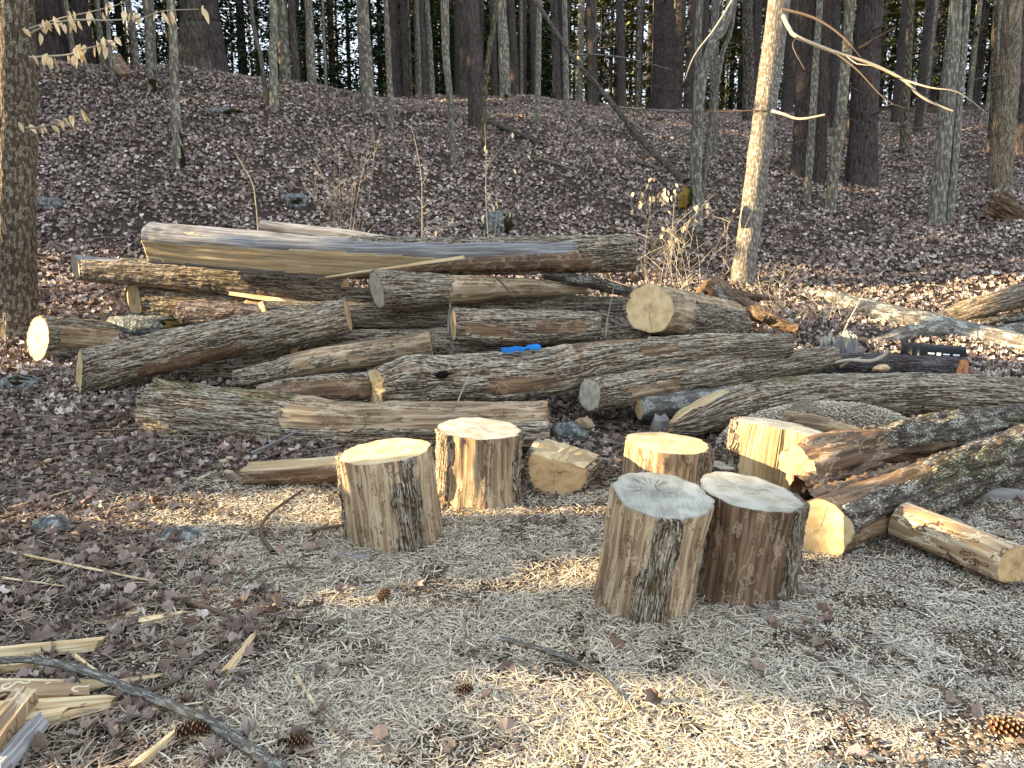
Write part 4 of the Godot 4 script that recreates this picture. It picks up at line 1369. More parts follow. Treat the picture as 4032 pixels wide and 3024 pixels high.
	board("splinter", "long bright yellow splinter jutting out above the small brown log", "splinter", Vector3(-2.937, 0.960, -7.720), Vector3(-2.217, 0.873, -7.600), 0.06, 0.035, 41, "split_wood", -0.5)
	make_log("log", "dark barked log running into the middle of the heap, its end edge catching light", "log", [Vector3(-2.492, 0.788, -7.350), Vector3(-1.587, 0.770, -7.300), Vector3(-0.551, 0.757, -7.250)], [0.115, 0.124, 0.123], {"sd": 10, "end0": "sawn_end", "lean0": Vector3(-0.8, 0, 0.6), "bright": 0.82})
	make_log("log", "stub of log wedged between the slim log and the log with a slanted end", "log", [Vector3(-1.819, 0.959, -7.600), Vector3(-1.295, 0.919, -7.500), Vector3(-0.452, 0.816, -7.500)], [0.066, 0.094, 0.103], {"sd": 12, "bright": 0.8})
	make_log("split_log", "log with a slanted grey cut end, half barked and tapering to a torn tan point", "log", [Vector3(-1.271, 1.044, -6.950), Vector3(-0.554, 1.046, -7.050), Vector3(0.062, 1.056, -7.100), Vector3(0.696, 1.035, -7.150)], [0.169, 0.136, 0.097, 0.036], {"sd": 11, "boxes": [[0.36, 1.1, -200, 200, -2.6]], "wood": "bare_wood", "end0": "grey_end", "lean0": Vector3(-0.85, -0.15, 0.5), "jag1": 0.09, "wob": 0.07, "ragged": 0.8})
	make_log("log", "scarred short log with a narrow bright cut end in the centre of the heap", "log", [Vector3(-0.516, 0.778, -6.450), Vector3(0.057, 0.749, -6.450), Vector3(0.762, 0.752, -6.500)], [0.138, 0.146, 0.127], {"sd": 13, "dl": 0.018, "arc": 0.018, "boxes": [[0.12, 0.42, 75, 120, -1.75], [0.55, 0.85, 60, 105, -1.9]], "wood": "brown_wood", "end0": "sawn_end", "lean0": Vector3(-0.95, 0, 0.25), "humps": [[0.8, 80, 0.1, 0.12]], "bright": 0.95})
	make_log("log", "grey log lying behind the scarred short log, running to the big round end", "log", [Vector3(-0.558, 0.843, -7.350), Vector3(0.430, 0.834, -7.300), Vector3(1.328, 0.825, -7.200)], [0.120, 0.128, 0.117], {"sd": 14, "bright": 0.78})
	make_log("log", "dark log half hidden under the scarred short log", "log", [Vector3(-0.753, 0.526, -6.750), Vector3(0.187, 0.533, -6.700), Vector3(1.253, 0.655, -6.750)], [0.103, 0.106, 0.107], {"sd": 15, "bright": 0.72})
	make_log("log", "thick log facing forward with a wide cracked cream end", "log", [Vector3(1.179, 0.925, -6.350), Vector3(1.644, 0.809, -7.000), Vector3(2.317, 0.635, -7.900)], [0.207, 0.220, 0.229], {"sd": 16, "bark": -0.55, "boxes": [[0.3, 1.1, 60, 170, 1.4], [-0.1, 1.1, 250, 300, 1.2]], "wood": "bare_wood", "end0": "sawn_end", "lean0": Vector3(-0.36, 0.08, 0.93), "wob": 0.05})
	var mark := make_log("log", "humped log with a blue paint mark and a dark hole, across the middle", "log", [Vector3(-1.152, 0.300, -6.000), Vector3(-0.790, 0.347, -6.000), Vector3(-0.215, 0.379, -6.000), Vector3(0.283, 0.425, -6.000), Vector3(0.829, 0.529, -6.100), Vector3(1.548, 0.585, -6.200), Vector3(2.404, 0.612, -6.350)], [0.157, 0.196, 0.199, 0.176, 0.147, 0.122, 0.084], {"sd": 17, "dl": 0.016, "arc": 0.016, "boxes": [[0.26, 0.40, 82, 118, -1.9], [0.47, 0.66, -60, 28, -1.9], [0.64, 0.71, 50, 85, -2.2], [0.07, 0.12, -180, 180, -0.5]], "wood": "brown_wood", "end0": "sawn_end", "lean0": Vector3(-0.8, 0.1, 0.6), "jag0": 0.02, "humps": [[0.10, 30, 0.14, 0.2], [0.32, 95, 0.14, 0.22], [0.165, 70, 0.09, -0.4], [0.48, 0, 0.3, 0.12]], "mossy": [[0.13, 140, 0.1, 30]], "bright": 0.95})
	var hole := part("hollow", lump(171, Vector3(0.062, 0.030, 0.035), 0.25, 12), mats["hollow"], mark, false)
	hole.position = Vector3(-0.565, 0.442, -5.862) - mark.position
	var paint_b := body([Vector3(-0.080, 0.487, -6.000), Vector3(0.073, 0.503, -6.000), Vector3(0.252, 0.518, -6.000)], [0.164, 0.164, 0.160], 0.012, 0.012, Vector3.UP)
	shape(paint_b, {"sd": 17, "wob": 0.0})
	bark_mask(paint_b, -0.9, [[0.06, 0.94, 14, 38, 1.15]], 4.0, 1.1)
	var paint := skin(paint_b, 0.004, bark_height, 0.014, true, {"sd": 4, "bright": 0.95})
	if paint:
		part("paint_mark", paint, mats["blue_paint"], mark)
	make_log("log", "peeled log with a grey streaked side, its cut end dark, under the slanting log", "log", [Vector3(-2.406, 0.314, -6.300), Vector3(-2.089, 0.363, -6.350), Vector3(-1.733, 0.453, -6.400), Vector3(-0.716, 0.587, -6.500)], [0.085, 0.101, 0.114, 0.123], {"sd": 18, "bark": -0.75, "boxes": [[-0.1, 0.3, 20, 200, 1.9], [0.4, 0.8, 60, 120, 0.9]], "wood": "bare_wood", "end0": "aged_end", "humps": [[0.3, 70, 0.12, 0.15]], "bright": 0.82})
	make_log("log", "reddish half-peeled log pinned behind the front log", "log", [Vector3(-2.102, 0.222, -6.000), Vector3(-1.612, 0.275, -6.050), Vector3(-1.195, 0.280, -6.100)], [0.092, 0.116, 0.117], {"sd": 19, "boxes": [[-0.1, 1.1, 30, 130, -1.8]], "wood": "brown_wood", "bright": 0.9})
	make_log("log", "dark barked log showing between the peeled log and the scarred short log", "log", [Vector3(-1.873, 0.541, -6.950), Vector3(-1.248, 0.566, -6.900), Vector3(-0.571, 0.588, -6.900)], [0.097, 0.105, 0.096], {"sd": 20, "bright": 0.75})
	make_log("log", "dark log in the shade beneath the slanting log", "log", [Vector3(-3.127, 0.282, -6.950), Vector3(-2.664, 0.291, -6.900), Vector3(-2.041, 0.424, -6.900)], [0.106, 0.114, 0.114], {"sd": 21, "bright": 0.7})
	make_log("log", "log with a blue-grey oval cut end, running beneath the humped log", "log", [Vector3(0.616, 0.294, -5.750), Vector3(1.522, 0.381, -6.050), Vector3(2.142, 0.416, -6.300), Vector3(2.909, 0.463, -6.600)], [0.129, 0.127, 0.112, 0.092], {"sd": 22, "dl": 0.018, "arc": 0.018, "end0": "grey_end", "lean0": Vector3(-0.8, 0.1, 0.55), "boxes": [[0.14, 0.3, 70, 130, -1.8]], "wood": "bare_wood", "bright": 0.95})
	make_log("log", "blue-grey smooth log section lying in the hollow under the oval-ended log", "log", [Vector3(1.014, 0.173, -5.750), Vector3(1.406, 0.200, -5.850), Vector3(1.826, 0.206, -6.000)], [0.081, 0.094, 0.092], {"sd": 23, "bark_mat": "grey_bark", "bright": 0.7})
	make_log("log", "long log with a splintered sunlit tip, behind the sawdust heap", "log", [Vector3(1.186, 0.147, -5.300), Vector3(1.374, 0.172, -5.400), Vector3(1.678, 0.242, -5.500), Vector3(2.355, 0.297, -5.700), Vector3(3.353, 0.285, -5.850), Vector3(4.485, 0.217, -5.950)], [0.041, 0.119, 0.159, 0.154, 0.154, 0.145], {"sd": 24, "dl": 0.018, "arc": 0.018, "boxes": [[-0.1, 0.15, -70, 25, -2.4]], "wood": "split_wood", "jag0": 0.06, "end0": "split_wood", "wob": 0.07, "bright": 0.95, "mossy": [[0.3, 0, 0.1, 30]]})
	# the forked trunk
	var fork := make_log("forked_trunk", "mossy forked trunk with a hollow, torn crotch and a sawn end by the stumps", "log", [Vector3(1.492, 0.129, -3.370), Vector3(1.868, 0.130, -3.650), Vector3(2.364, 0.139, -3.980), Vector3(3.560, 0.182, -4.750)], [0.143, 0.145, 0.146, 0.145], {"sd": 25, "dl": 0.016, "arc": 0.016, "bark_mat": "maple_bark", "boxes": [[-0.1, 0.4, -60, 30, -2.0], [-0.1, 0.18, 80, 130, -1.6]], "wood": "brown_wood", "end0": "sawn_end", "lean0": Vector3(-0.55, -0.05, 0.83), "wob": 0.08, "th": 0.008, "moss": 0.10, "mossy": [[0.55, 40, 0.25, 40]], "bright": 0.95})
	var fb := body([Vector3(1.551, 0.289, -3.850), Vector3(1.810, 0.309, -4.000), Vector3(2.249, 0.301, -4.250), Vector3(2.885, 0.280, -4.620), Vector3(3.839, 0.219, -5.150)], [0.116, 0.130, 0.127, 0.126, 0.126], 0.016, 0.016, Vector3.UP)
	shape(fb, {"sd": 26, "wob": 0.16, "jag0": 0.008, "humps": [[0.06, 40, 0.1, 0.25], [0.3, 130, 0.15, -0.35], [0.18, 70, 0.06, -0.4]]})
	part("wood", skin(fb, 0.0, PackedByteArray(), 0.0, false, {"sd": 26, "bright": 0.9}), mats["brown_wood"], fork)
	bark_mask(fb, 0.9, [[-0.1, 0.24, -200, 200, -2.2], [-0.1, 0.5, 85, 190, -2.0]], 26.0, 0.7)
	part("bark", skin(fb, 0.008, bark_height, 0.014, true, {"sd": 26, "bright": 0.85, "moss": 0.05, "mossy": [[0.8, 60, 0.12, 40]]}), mats["maple_bark"], fork)
	part("torn_end", cap(fb, false, {"sd": 26, "jag0": 0.002}), mats["aged_end"], fork)
	part("torn_ridge", limb_mesh([Vector3(1.490, 0.207, -3.550), Vector3(1.832, 0.230, -3.750), Vector3(2.222, 0.253, -3.980)], 0.055, 0.03, 14, 0.02, 0.6, 0.9), mats["brown_wood"], fork)
	part("torn_ridge", limb_mesh([Vector3(1.495, 0.236, -3.680), Vector3(1.802, 0.241, -3.850), Vector3(2.100, 0.253, -4.050)], 0.06, 0.03, 14, 0.02, 0.7, 0.75), mats["brown_wood"], fork)
	make_log("billet", "pale peeled billet covered in winding beetle tracks, resting by the forked trunk", "log", [Vector3(1.956, 0.113, -3.500), Vector3(2.095, 0.106, -3.220), Vector3(2.181, 0.108, -2.980)], [0.102, 0.099, 0.100], {"sd": 27, "bark": -3.0, "wood": "pale_wood", "end0": "sawn_end", "end1": "aged_end", "lean1": Vector3(0.25, 0.1, 1), "dl": 0.014, "arc": 0.014, "wob": 0.03, "flats": [[178, [0.55, 0.55, 0.55]]], "split": "split_wood", "span": 0.7, "bright": 1.0})
	make_log("log", "smooth dark spruce log with an orange-pink cut end, before the black bucket", "log", [Vector3(2.712, 0.287, -7.300), Vector3(3.522, 0.293, -7.150), Vector3(4.313, 0.287, -6.950)], [0.102, 0.109, 0.111], {"sd": 28, "bark_mat": "pine_bark", "end1": "rosy_end", "lean1": Vector3(0.6, 0, 0.8), "bright": 0.72, "depth": 0.008})
	make_log("fallen_tree", "long fallen trunk striped by sunlight, propped across the rear clearing", "trunk", [Vector3(3.870, 0.705, -10.600), Vector3(4.347, 0.657, -10.000), Vector3(4.678, 0.556, -9.500), Vector3(5.303, 0.385, -8.900), Vector3(5.974, 0.217, -8.300)], [0.126, 0.150, 0.173, 0.185, 0.195], {"sd": 29, "bark_mat": "grey_bark", "dl": 0.03, "arc": 0.03, "bright": 0.95, "depth": 0.006})
	make_log("fallen_tree", "grey furrowed trunk lying at the rear, upper one at the frame edge", "trunk", [Vector3(5.338, 0.454, -9.400), Vector3(5.735, 0.661, -9.200), Vector3(6.299, 0.910, -8.900)], [0.083, 0.121, 0.133], {"sd": 30, "dl": 0.03, "arc": 0.03, "bright": 0.9})
	make_log("fallen_tree", "thin dark pole lying just below the grey furrowed rear trunk", "pole", [Vector3(5.501, 0.441, -9.250), Vector3(5.864, 0.510, -9.100), Vector3(6.339, 0.621, -8.900)], [0.047, 0.057, 0.061], {"sd": 33, "bark_mat": "maple_bark", "dl": 0.04, "arc": 0.03})
	make_log("fallen_tree", "mossy log end lying under the dark rear pole", "log", [Vector3(5.542, 0.298, -9.000), Vector3(6.217, 0.487, -8.700)], [0.074, 0.099], {"sd": 34, "bark_mat": "grey_bark", "moss": 0.2, "dl": 0.04, "arc": 0.03})
	make_log("fallen_branch", "crooked dark limb leaning on the ground under the sunlit fallen trunk", "branch", [Vector3(4.139, 0.295, -8.500), Vector3(4.636, 0.423, -8.600), Vector3(5.289, 0.487, -8.800)], [0.059, 0.076, 0.061], {"sd": 35, "bark_mat": "grey_bark", "dl": 0.03, "arc": 0.025, "jag0": 0.05, "wob": 0.2, "end0": "split_wood"})
	make_log("half_log", "short half log with a pale flat top, flanking the leftmost standing stump", "log", [Vector3(-1.659, 0.067, -4.420), Vector3(-1.342, 0.092, -4.400), Vector3(-0.962, 0.134, -4.380)], [0.090, 0.089, 0.086], {"sd": 36, "bark": -3.0, "wood": "brown_wood", "flats": [[8, [0.55, 0.6, 0.6]]], "split": "split_wood", "end0": "aged_end", "jag0": 0.03, "dl": 0.015, "arc": 0.015, "bright": 0.85})
	make_log("log", "rough grey log stub lying behind the back stump", "log", [Vector3(-0.068, 0.146, -5.000), Vector3(0.249, 0.150, -5.050)], [0.078, 0.085], {"sd": 37, "bright": 0.95, "end1": "grey_end"})
	make_log("pole", "dark crooked pole running from under the split log to the round end", "pole", [Vector3(0.309, 1.183, -7.200), Vector3(0.759, 1.106, -7.000), Vector3(1.146, 1.017, -6.900)], [0.040, 0.048, 0.039], {"sd": 38, "bark_mat": "maple_bark", "bright": 0.8})
	make_log("log", "tan splintered board-like log tail behind the thick forward-facing log", "log", [Vector3(1.867, 0.870, -8.200), Vector3(2.542, 0.732, -8.200)], [0.041, 0.051], {"sd": 39, "bark": -3.0, "wood": "split_wood", "jag0": 0.05, "jag1": 0.06})
	make_log("billet", "short tan billet with a rounded end behind the sunlit split block", "log", [Vector3(1.854, 0.298, -4.900), Vector3(2.038, 0.285, -4.820), Vector3(2.290, 0.236, -4.750)], [0.060, 0.065, 0.049], {"sd": 40, "bark": -3.0, "wood": "bare_wood", "end0": "sawn_end", "humps": [[0.0, 0, 0.05, 0.05]]})
	make_log("log", "lichened log tucked below the forward-facing thick log", "log", [Vector3(0.816, 0.760, -7.050), Vector3(1.290, 0.629, -6.950), Vector3(1.631, 0.579, -6.900)], [0.089, 0.088, 0.079], {"sd": 42, "bright": 0.75})
	# the dead snag behind
	var snag := thing("dead_snag", "rotten forked snag collapsed beside the leaning pale tree", "snag", Vector3(2.436, 0.954, -8.900), "")
	part("limb", limb_mesh([Vector3(2.380, 0.965, -8.900), Vector3(2.662, 0.759, -8.600), Vector3(2.891, 0.639, -8.300), Vector3(3.161, 0.537, -8.100)], 0.13, 0.05, 12, 0.04, 0.6, 0.75), mats["brown_wood"], snag)
	part("limb", limb_mesh([Vector3(2.426, 0.950, -8.800), Vector3(2.471, 0.723, -8.400), Vector3(2.514, 0.516, -8.100)], 0.055, 0.04, 10, 0.04, 0.5, 0.8), mats["grey_bark"], snag)
	part("limb", limb_mesh([Vector3(2.437, 0.920, -9.000), Vector3(2.804, 0.844, -8.900), Vector3(3.115, 0.824, -8.800)], 0.09, 0.02, 10, 0.04, 0.6, 0.6), mats["brown_wood"], snag)
	part("root_plate", lump(77, Vector3(0.20, 0.13, 0.15), 0.4, 16), mats["brown_wood"], snag, false).position = Vector3(0.02, -0.06, -0.1)

# ---------- standing rounds and split blocks ----------
func make_round(called: String, label: String, foot: Vector3, head: Vector3, r: float, o: Dictionary) -> Node3D:
	o["ref"] = Vector3.BACK
	o["dl"] = 0.012
	o["arc"] = 0.012
	o["grip"] = 1.0
	o["end0"] = ""
	o["bark"] = o.get("bark", -0.9)
	o["ragged"] = o.get("ragged", 0.5)
	o["depth"] = 0.02
	o["th"] = 0.021
	o["bspan"] = 0.75
	var mid := foot.lerp(head, 0.5)
	return make_log(called, label, "stump", [foot, mid, head], [r * o.get("spread", 1.03), r * 0.985, r], o, "sawn rounds standing in the sawdust")

func build_rounds() -> void:
	make_round("stump", "standing round with one long bark strip down its front and a half-lit top", Vector3(-0.601, -0.027, -3.612), Vector3(-0.644, 0.454, -3.612), 0.227, {"sd": 61, "boxes": [[-0.1, 0.72, 12, 48, 1.8], [0.6, 1.05, 28, 44, 1.6], [-0.1, 1.1, 262, 284, 1.9]], "wood": "bare_wood", "end1": "sawn_end", "mossy": [[0.08, 270, 0.2, 12]], "span": 0.8, "bright": 0.95})
	make_round("stump", "sunlit standing round with bark on both flanks and a dark brown streak, farthest back", Vector3(-0.215, -0.028, -4.208), Vector3(-0.196, 0.417, -4.208), 0.237, {"sd": 62, "boxes": [[-0.1, 1.1, 282, 322, 1.8], [-0.1, 1.1, 62, 110, 1.8]], "wood": "bare_wood", "end1": "grey_end", "lean1": Vector3(0.06, 1, 0.02), "mossy": [[0.12, 80, 0.25, 25]], "span": 0.7, "spread": 1.08, "bright": 0.95})
	make_round("stump", "standing round with a bright yellow top, half hidden behind two nearer rounds", Vector3(0.934, -0.027, -4.374), Vector3(0.952, 0.284, -4.374), 0.255, {"sd": 63, "boxes": [[-0.1, 1.1, 42, 100, 1.8]], "wood": "bare_wood", "end1": "sawn_end", "span": 0.75, "bright": 0.95})
	make_round("stump", "nearest round, leaning, its grey top creased and cracked like a fan", Vector3(0.554, -0.028, -2.907), Vector3(0.617, 0.470, -2.907), 0.204, {"sd": 64, "boxes": [[-0.1, 1.06, -14, 14, 1.7], [-0.1, 0.5, -28, 5, 1.5]], "wood": "bare_wood", "end1": "fan_end", "lean1": Vector3(0.09, 1, 0.14), "mossy": [[0.12, -22, 0.12, 12], [0.4, -6, 0.15, 8]], "humps": [[1.0, 80, 0.1, 0.08]], "span": 0.8, "bright": 0.97})
	make_round("stump", "dark brown round with a smooth grey oval top and thick bark on one flank", Vector3(0.995, -0.026, -3.050), Vector3(1.028, 0.434, -3.050), 0.219, {"sd": 65, "boxes": [[-0.1, 1.06, 38, 105, 1.8], [-0.1, 0.7, 275, 300, 1.2]], "wood": "brown_wood", "end1": "grey_end", "lean1": Vector3(0.13, 1, 0.05), "mossy": [[0.75, 62, 0.4, 16]], "span": 0.7, "bright": 0.8})
	make_round("split_block", "big split block with a tall sunlit yellow face, against the forked trunk", Vector3(1.591, -0.022, -4.334), Vector3(1.621, 0.388, -4.334), 0.264, {"sd": 66, "bark": 1.0, "flats": [[-22, [0.16, 0.16, 0.14]]], "split": "split_wood", "wood": "bare_wood", "end1": "grey_end", "lean1": Vector3(0.12, 1, -0.02)})
	make_log("half_round", "half round lying flat side up between the standing rounds", "log", [Vector3(0.271, 0.165, -4.280), Vector3(0.393, 0.127, -4.720)], [0.193, 0.212], {"sd": 67, "dl": 0.014, "arc": 0.014, "bark": 1.0, "boxes": [[-0.1, 1.1, -200, 200, -0.2]], "flats": [[13, [0.16, 0.16, 0.16]]], "split": "sawn_end", "wood": "bare_wood", "end0": "aged_end", "lean0": Vector3(-0.08, 0.15, 1)}, "sawn rounds standing in the sawdust")
	make_round("split_block", "small dark hollow block with a cracked grey top behind the bright-topped round", Vector3(1.261, -0.025, -4.383), Vector3(1.289, 0.139, -4.383), 0.089, {"sd": 68, "bark": 1.0, "end1": "grey_end", "bright": 0.5})
	make_round("stump", "weathered grey broken stump with a ragged top beside a crooked stick", Vector3(3.542, 0.164, -7.846), Vector3(3.493, 0.437, -7.846), 0.170, {"sd": 69, "bark": -3.0, "wood": "grey_wood", "end1": "grey_end", "jag1": 0.09, "wob": 0.2, "bright": 0.8})
	var old := make_round("tree_stump", "old rust-brown tree stump up in the leaves", Vector3(8.972, 1.885, -13.439), Vector3(8.571, 2.095, -13.439), 0.222, {"sd": 70, "bark": -3.0, "wood": "brown_wood", "end1": "brown_wood", "jag1": 0.10, "wob": 0.2, "bright": 0.7})
	var blue := part("paint_mark", lump(41, Vector3(0.03, 0.07, 0.012), 0.3, 8), mats["blue_paint"], old, false)
	blue.position = Vector3(0.09, 0.10, 0.19)
	old.set_meta("label", "old rust-brown tree stump with blue paint, up in the leaves")

# ---------- leaning dead trees, limbs, shrubs ----------
func build_branches() -> void:
	var dead := thing("leaning_dead_tree", "thin dead tree leaning across the far pines down to the slope", "tree", Vector3(2.951, 2.506, -13.000))
	part("trunk", limb_mesh([Vector3(2.952, 2.490, -13.000), Vector3(2.407, 3.122, -13.600), Vector3(1.741, 3.992, -14.000), Vector3(1.093, 4.826, -14.400), Vector3(0.378, 5.965, -14.800), Vector3(0.035, 6.584, -15.000)], 0.055, 0.035, 10, 0.08, 0.25), mats["maple_bark"], dead)
	for q in [[Vector3(2.027, 3.660, -13.900), Vector3(2.570, 3.173, -13.200), Vector3(3.464, 2.622, -12.600)], [Vector3(1.135, 4.842, -14.400), Vector3(1.846, 4.719, -14.000), Vector3(2.763, 4.416, -13.600)], [Vector3(1.258, 4.606, -14.300), Vector3(1.588, 5.194, -14.000), Vector3(1.885, 5.603, -13.600)], [Vector3(1.538, 4.248, -14.100), Vector3(1.244, 4.394, -13.500), Vector3(0.913, 4.359, -13.000)], [Vector3(2.407, 3.122, -13.600), Vector3(2.764, 3.185, -13.000), Vector3(3.146, 3.356, -12.400)], [Vector3(1.869, 3.858, -14.000), Vector3(2.472, 3.678, -13.200), Vector3(3.010, 3.561, -12.800)]]:
		part("branch", limb_mesh(q, 0.022, 0.006, 6, 0.15), mats["grey_bark"], dead)
	var arm := thing("dead_limb", "bright pale dead limb reaching out from the leaning tree over the clearing", "branch", Vector3(3.330, 4.086, -9.600))
	part("limb", limb_mesh([Vector3(3.382, 4.247, -9.900), Vector3(3.397, 4.049, -9.700), Vector3(3.429, 3.903, -9.500), Vector3(3.836, 3.713, -9.400), Vector3(4.245, 3.556, -9.300), Vector3(4.597, 3.360, -9.200), Vector3(4.779, 3.180, -9.150), Vector3(4.954, 3.069, -9.100), Vector3(5.140, 2.983, -9.050)], 0.028, 0.010, 8, 0.05, 0.2), mats["pale_twig"], arm)
	part("twig", limb_mesh([Vector3(4.597, 3.360, -9.200), Vector3(4.826, 3.229, -9.000), Vector3(5.095, 3.160, -8.900), Vector3(5.390, 2.912, -8.800)], 0.012, 0.005, 5, 0.1), mats["pale_twig"], arm)
	part("twig", limb_mesh([Vector3(3.836, 3.713, -9.400), Vector3(3.998, 3.451, -9.100), Vector3(4.312, 3.059, -8.900), Vector3(4.641, 2.942, -8.800)], 0.010, 0.004, 5, 0.1), mats["twig"], arm)
	part("twig", limb_mesh([Vector3(3.429, 3.903, -9.500), Vector3(3.309, 3.751, -9.300), Vector3(3.434, 3.472, -9.200)], 0.010, 0.004, 5, 0.1), mats["twig"], arm)
	part("twig", limb_mesh([Vector3(3.985, 3.650, -9.350), Vector3(4.037, 3.534, -9.200), Vector3(4.209, 3.491, -9.100)], 0.008, 0.004, 5, 0.1), mats["pale_twig"], arm)
	stick("dead_branch", "short pale broken branch sticking out low on the leaning tree", "branch", [Vector3(3.420, 3.172, -10.200), Vector3(3.486, 3.105, -10.000), Vector3(3.644, 3.011, -9.800), Vector3(3.875, 3.030, -9.600)], 0.022, 0.012, "pale_twig")
	stick("dead_branch", "dark thin branch arching from the top of the leaning tree to the twin pine", "branch", [Vector3(3.399, 4.356, -10.000), Vector3(3.739, 4.193, -9.800), Vector3(4.016, 3.929, -9.600), Vector3(4.247, 3.567, -9.400)], 0.020, 0.006, "twig")
	stick("dead_branch", "long bare twig running level from the leaning tree over the far trunks", "branch", [Vector3(3.405, 3.216, -10.400), Vector3(3.061, 3.237, -10.600), Vector3(2.258, 3.290, -11.000), Vector3(1.829, 3.386, -11.200)], 0.010, 0.004, "twig")
	stick("dead_branch", "pale curved branch sweeping from the top edge beside the forked clump", "branch", [Vector3(2.669, 4.371, -9.600), Vector3(2.438, 4.007, -9.500), Vector3(2.180, 3.671, -9.400), Vector3(2.059, 3.390, -9.300)], 0.014, 0.005, "pale_twig")
	stick("dead_branch", "brown broken branch stub slanting up before the broad pine", "branch", [Vector3(5.281, 4.371, -12.000), Vector3(5.423, 4.453, -11.800), Vector3(5.572, 4.547, -11.500)], 0.028, 0.012, "brown_wood")
	# beech sprays with last year's leaves
	var rng := RandomNumberGenerator.new()
	rng.seed = 404
	var sprays := [
		["beech spray of pale hanging leaves across the top of the lichen-flecked tree's side", [Vector3(-3.290, 2.919, -5.400), Vector3(-3.162, 2.913, -5.300), Vector3(-2.960, 2.929, -5.200), Vector3(-2.691, 2.943, -5.100), Vector3(-2.477, 2.975, -5.050), Vector3(-2.337, 3.014, -5.000)], [[Vector3(-2.959, 2.937, -5.200), 3], [Vector3(-2.823, 2.951, -5.150), 2], [Vector3(-2.673, 2.950, -5.096), 3], [Vector3(-2.552, 2.972, -5.068), 2]]],
		["long beech spray of cream leaves in front of the slim sapling", [Vector3(-3.048, 2.781, -5.000), Vector3(-2.940, 2.806, -4.950), Vector3(-2.734, 2.836, -4.900), Vector3(-2.451, 2.822, -4.850), Vector3(-2.228, 2.824, -4.800), Vector3(-2.091, 2.846, -4.750), Vector3(-1.849, 2.842, -4.700)], [[Vector3(-3.025, 2.795, -4.990), 2], [Vector3(-2.931, 2.825, -4.948), 4], [Vector3(-2.842, 2.830, -4.927), 4], [Vector3(-2.732, 2.849, -4.900), 3], [Vector3(-2.304, 2.858, -4.818), 3], [Vector3(-2.258, 2.844, -4.807), 4], [Vector3(-2.106, 2.861, -4.756), 3], [Vector3(-2.092, 2.839, -4.750), 2], [Vector3(-1.863, 2.861, -4.703), 2]]],
		["lower beech spray with papery leaves near the weathered stub", [Vector3(-2.945, 2.598, -4.800), Vector3(-2.813, 2.592, -4.750), Vector3(-2.644, 2.591, -4.700), Vector3(-2.502, 2.615, -4.650), Vector3(-2.337, 2.633, -4.600), Vector3(-2.275, 2.664, -4.600)], [[Vector3(-2.856, 2.602, -4.767), 2], [Vector3(-2.792, 2.600, -4.744), 4], [Vector3(-2.650, 2.599, -4.702), 3], [Vector3(-2.588, 2.620, -4.681), 4], [Vector3(-2.500, 2.638, -4.650), 3], [Vector3(-2.401, 2.646, -4.620), 3], [Vector3(-2.341, 2.657, -4.602), 3], [Vector3(-2.452, 2.628, -4.635), 2]]],
		["small beech spray with drooping leaves beside the lichen-flecked tree trunk", [Vector3(-3.271, 2.246, -5.200), Vector3(-3.165, 2.238, -5.150), Vector3(-3.025, 2.255, -5.100), Vector3(-2.854, 2.293, -5.050), Vector3(-2.735, 2.297, -5.000)], [[Vector3(-3.286, 2.272, -5.200), 2], [Vector3(-3.076, 2.258, -5.119), 3], [Vector3(-2.947, 2.283, -5.078), 2], [Vector3(-2.891, 2.292, -5.061), 2], [Vector3(-2.845, 2.301, -5.047), 2], [Vector3(-2.740, 2.323, -5.003), 2]]],
	]
	for sp in sprays:
		var pts: Array = sp[1]
		var root := thing("beech_spray", sp[0], "branch", pts[0], "beech sprays with pale leaves")
		var tw := part("twig", limb_mesh(pts, 0.007, 0.0025, 5, 0.06), mats["pale_twig"], root)
		for cl in sp[2]:
			var best: Vector3 = cl[0]
			for m in int(cl[1]):
				var p0 := best + Vector3(rng.randf_range(-0.05, 0.05), rng.randf_range(-0.005, 0.01), rng.randf_range(-0.05, 0.05))
				var d := Vector3(rng.randf_range(-0.25, 0.75), -1.0, rng.randf_range(-0.4, 0.4)).normalized()
				part("leaf", blade(p0, d, rng.randf_range(0.055, 0.095), rng.randf_range(0.026, 0.038), rng), mats["dry_leaf"], tw)
	stick("twig", "thin bare twig standing out above the split log, tall and kinked", "twig", [Vector3(-3.133, 1.611, -9.300), Vector3(-3.140, 1.945, -9.300), Vector3(-3.168, 2.192, -9.300), Vector3(-3.292, 2.437, -9.300), Vector3(-3.352, 2.545, -9.300)], 0.008, 0.003, "pale_twig")
	# shrubs and seedlings behind the heap
	shrub("seedling", "bare forked seedling standing above the split log, nearest the thin pole", [[Vector3(-1.029, 1.473, -8.600), Vector3(-1.019, 1.912, -8.600), Vector3(-1.022, 2.216, -8.600), Vector3(-1.076, 2.565, -8.600), Vector3(-1.123, 2.738, -8.600)], [Vector3(-1.014, 2.115, -8.600), Vector3(-0.905, 2.307, -8.500), Vector3(-0.814, 2.502, -8.400)], [Vector3(-1.020, 1.860, -8.600), Vector3(-0.834, 2.007, -8.500), Vector3(-0.713, 2.189, -8.400)], [Vector3(-1.015, 1.603, -8.600), Vector3(-0.752, 1.702, -8.400), Vector3(-0.477, 1.848, -8.300)], [Vector3(-1.005, 1.799, -8.600), Vector3(-0.749, 1.902, -8.400), Vector3(-0.510, 2.005, -8.300)]], 0.008, 0, 71)
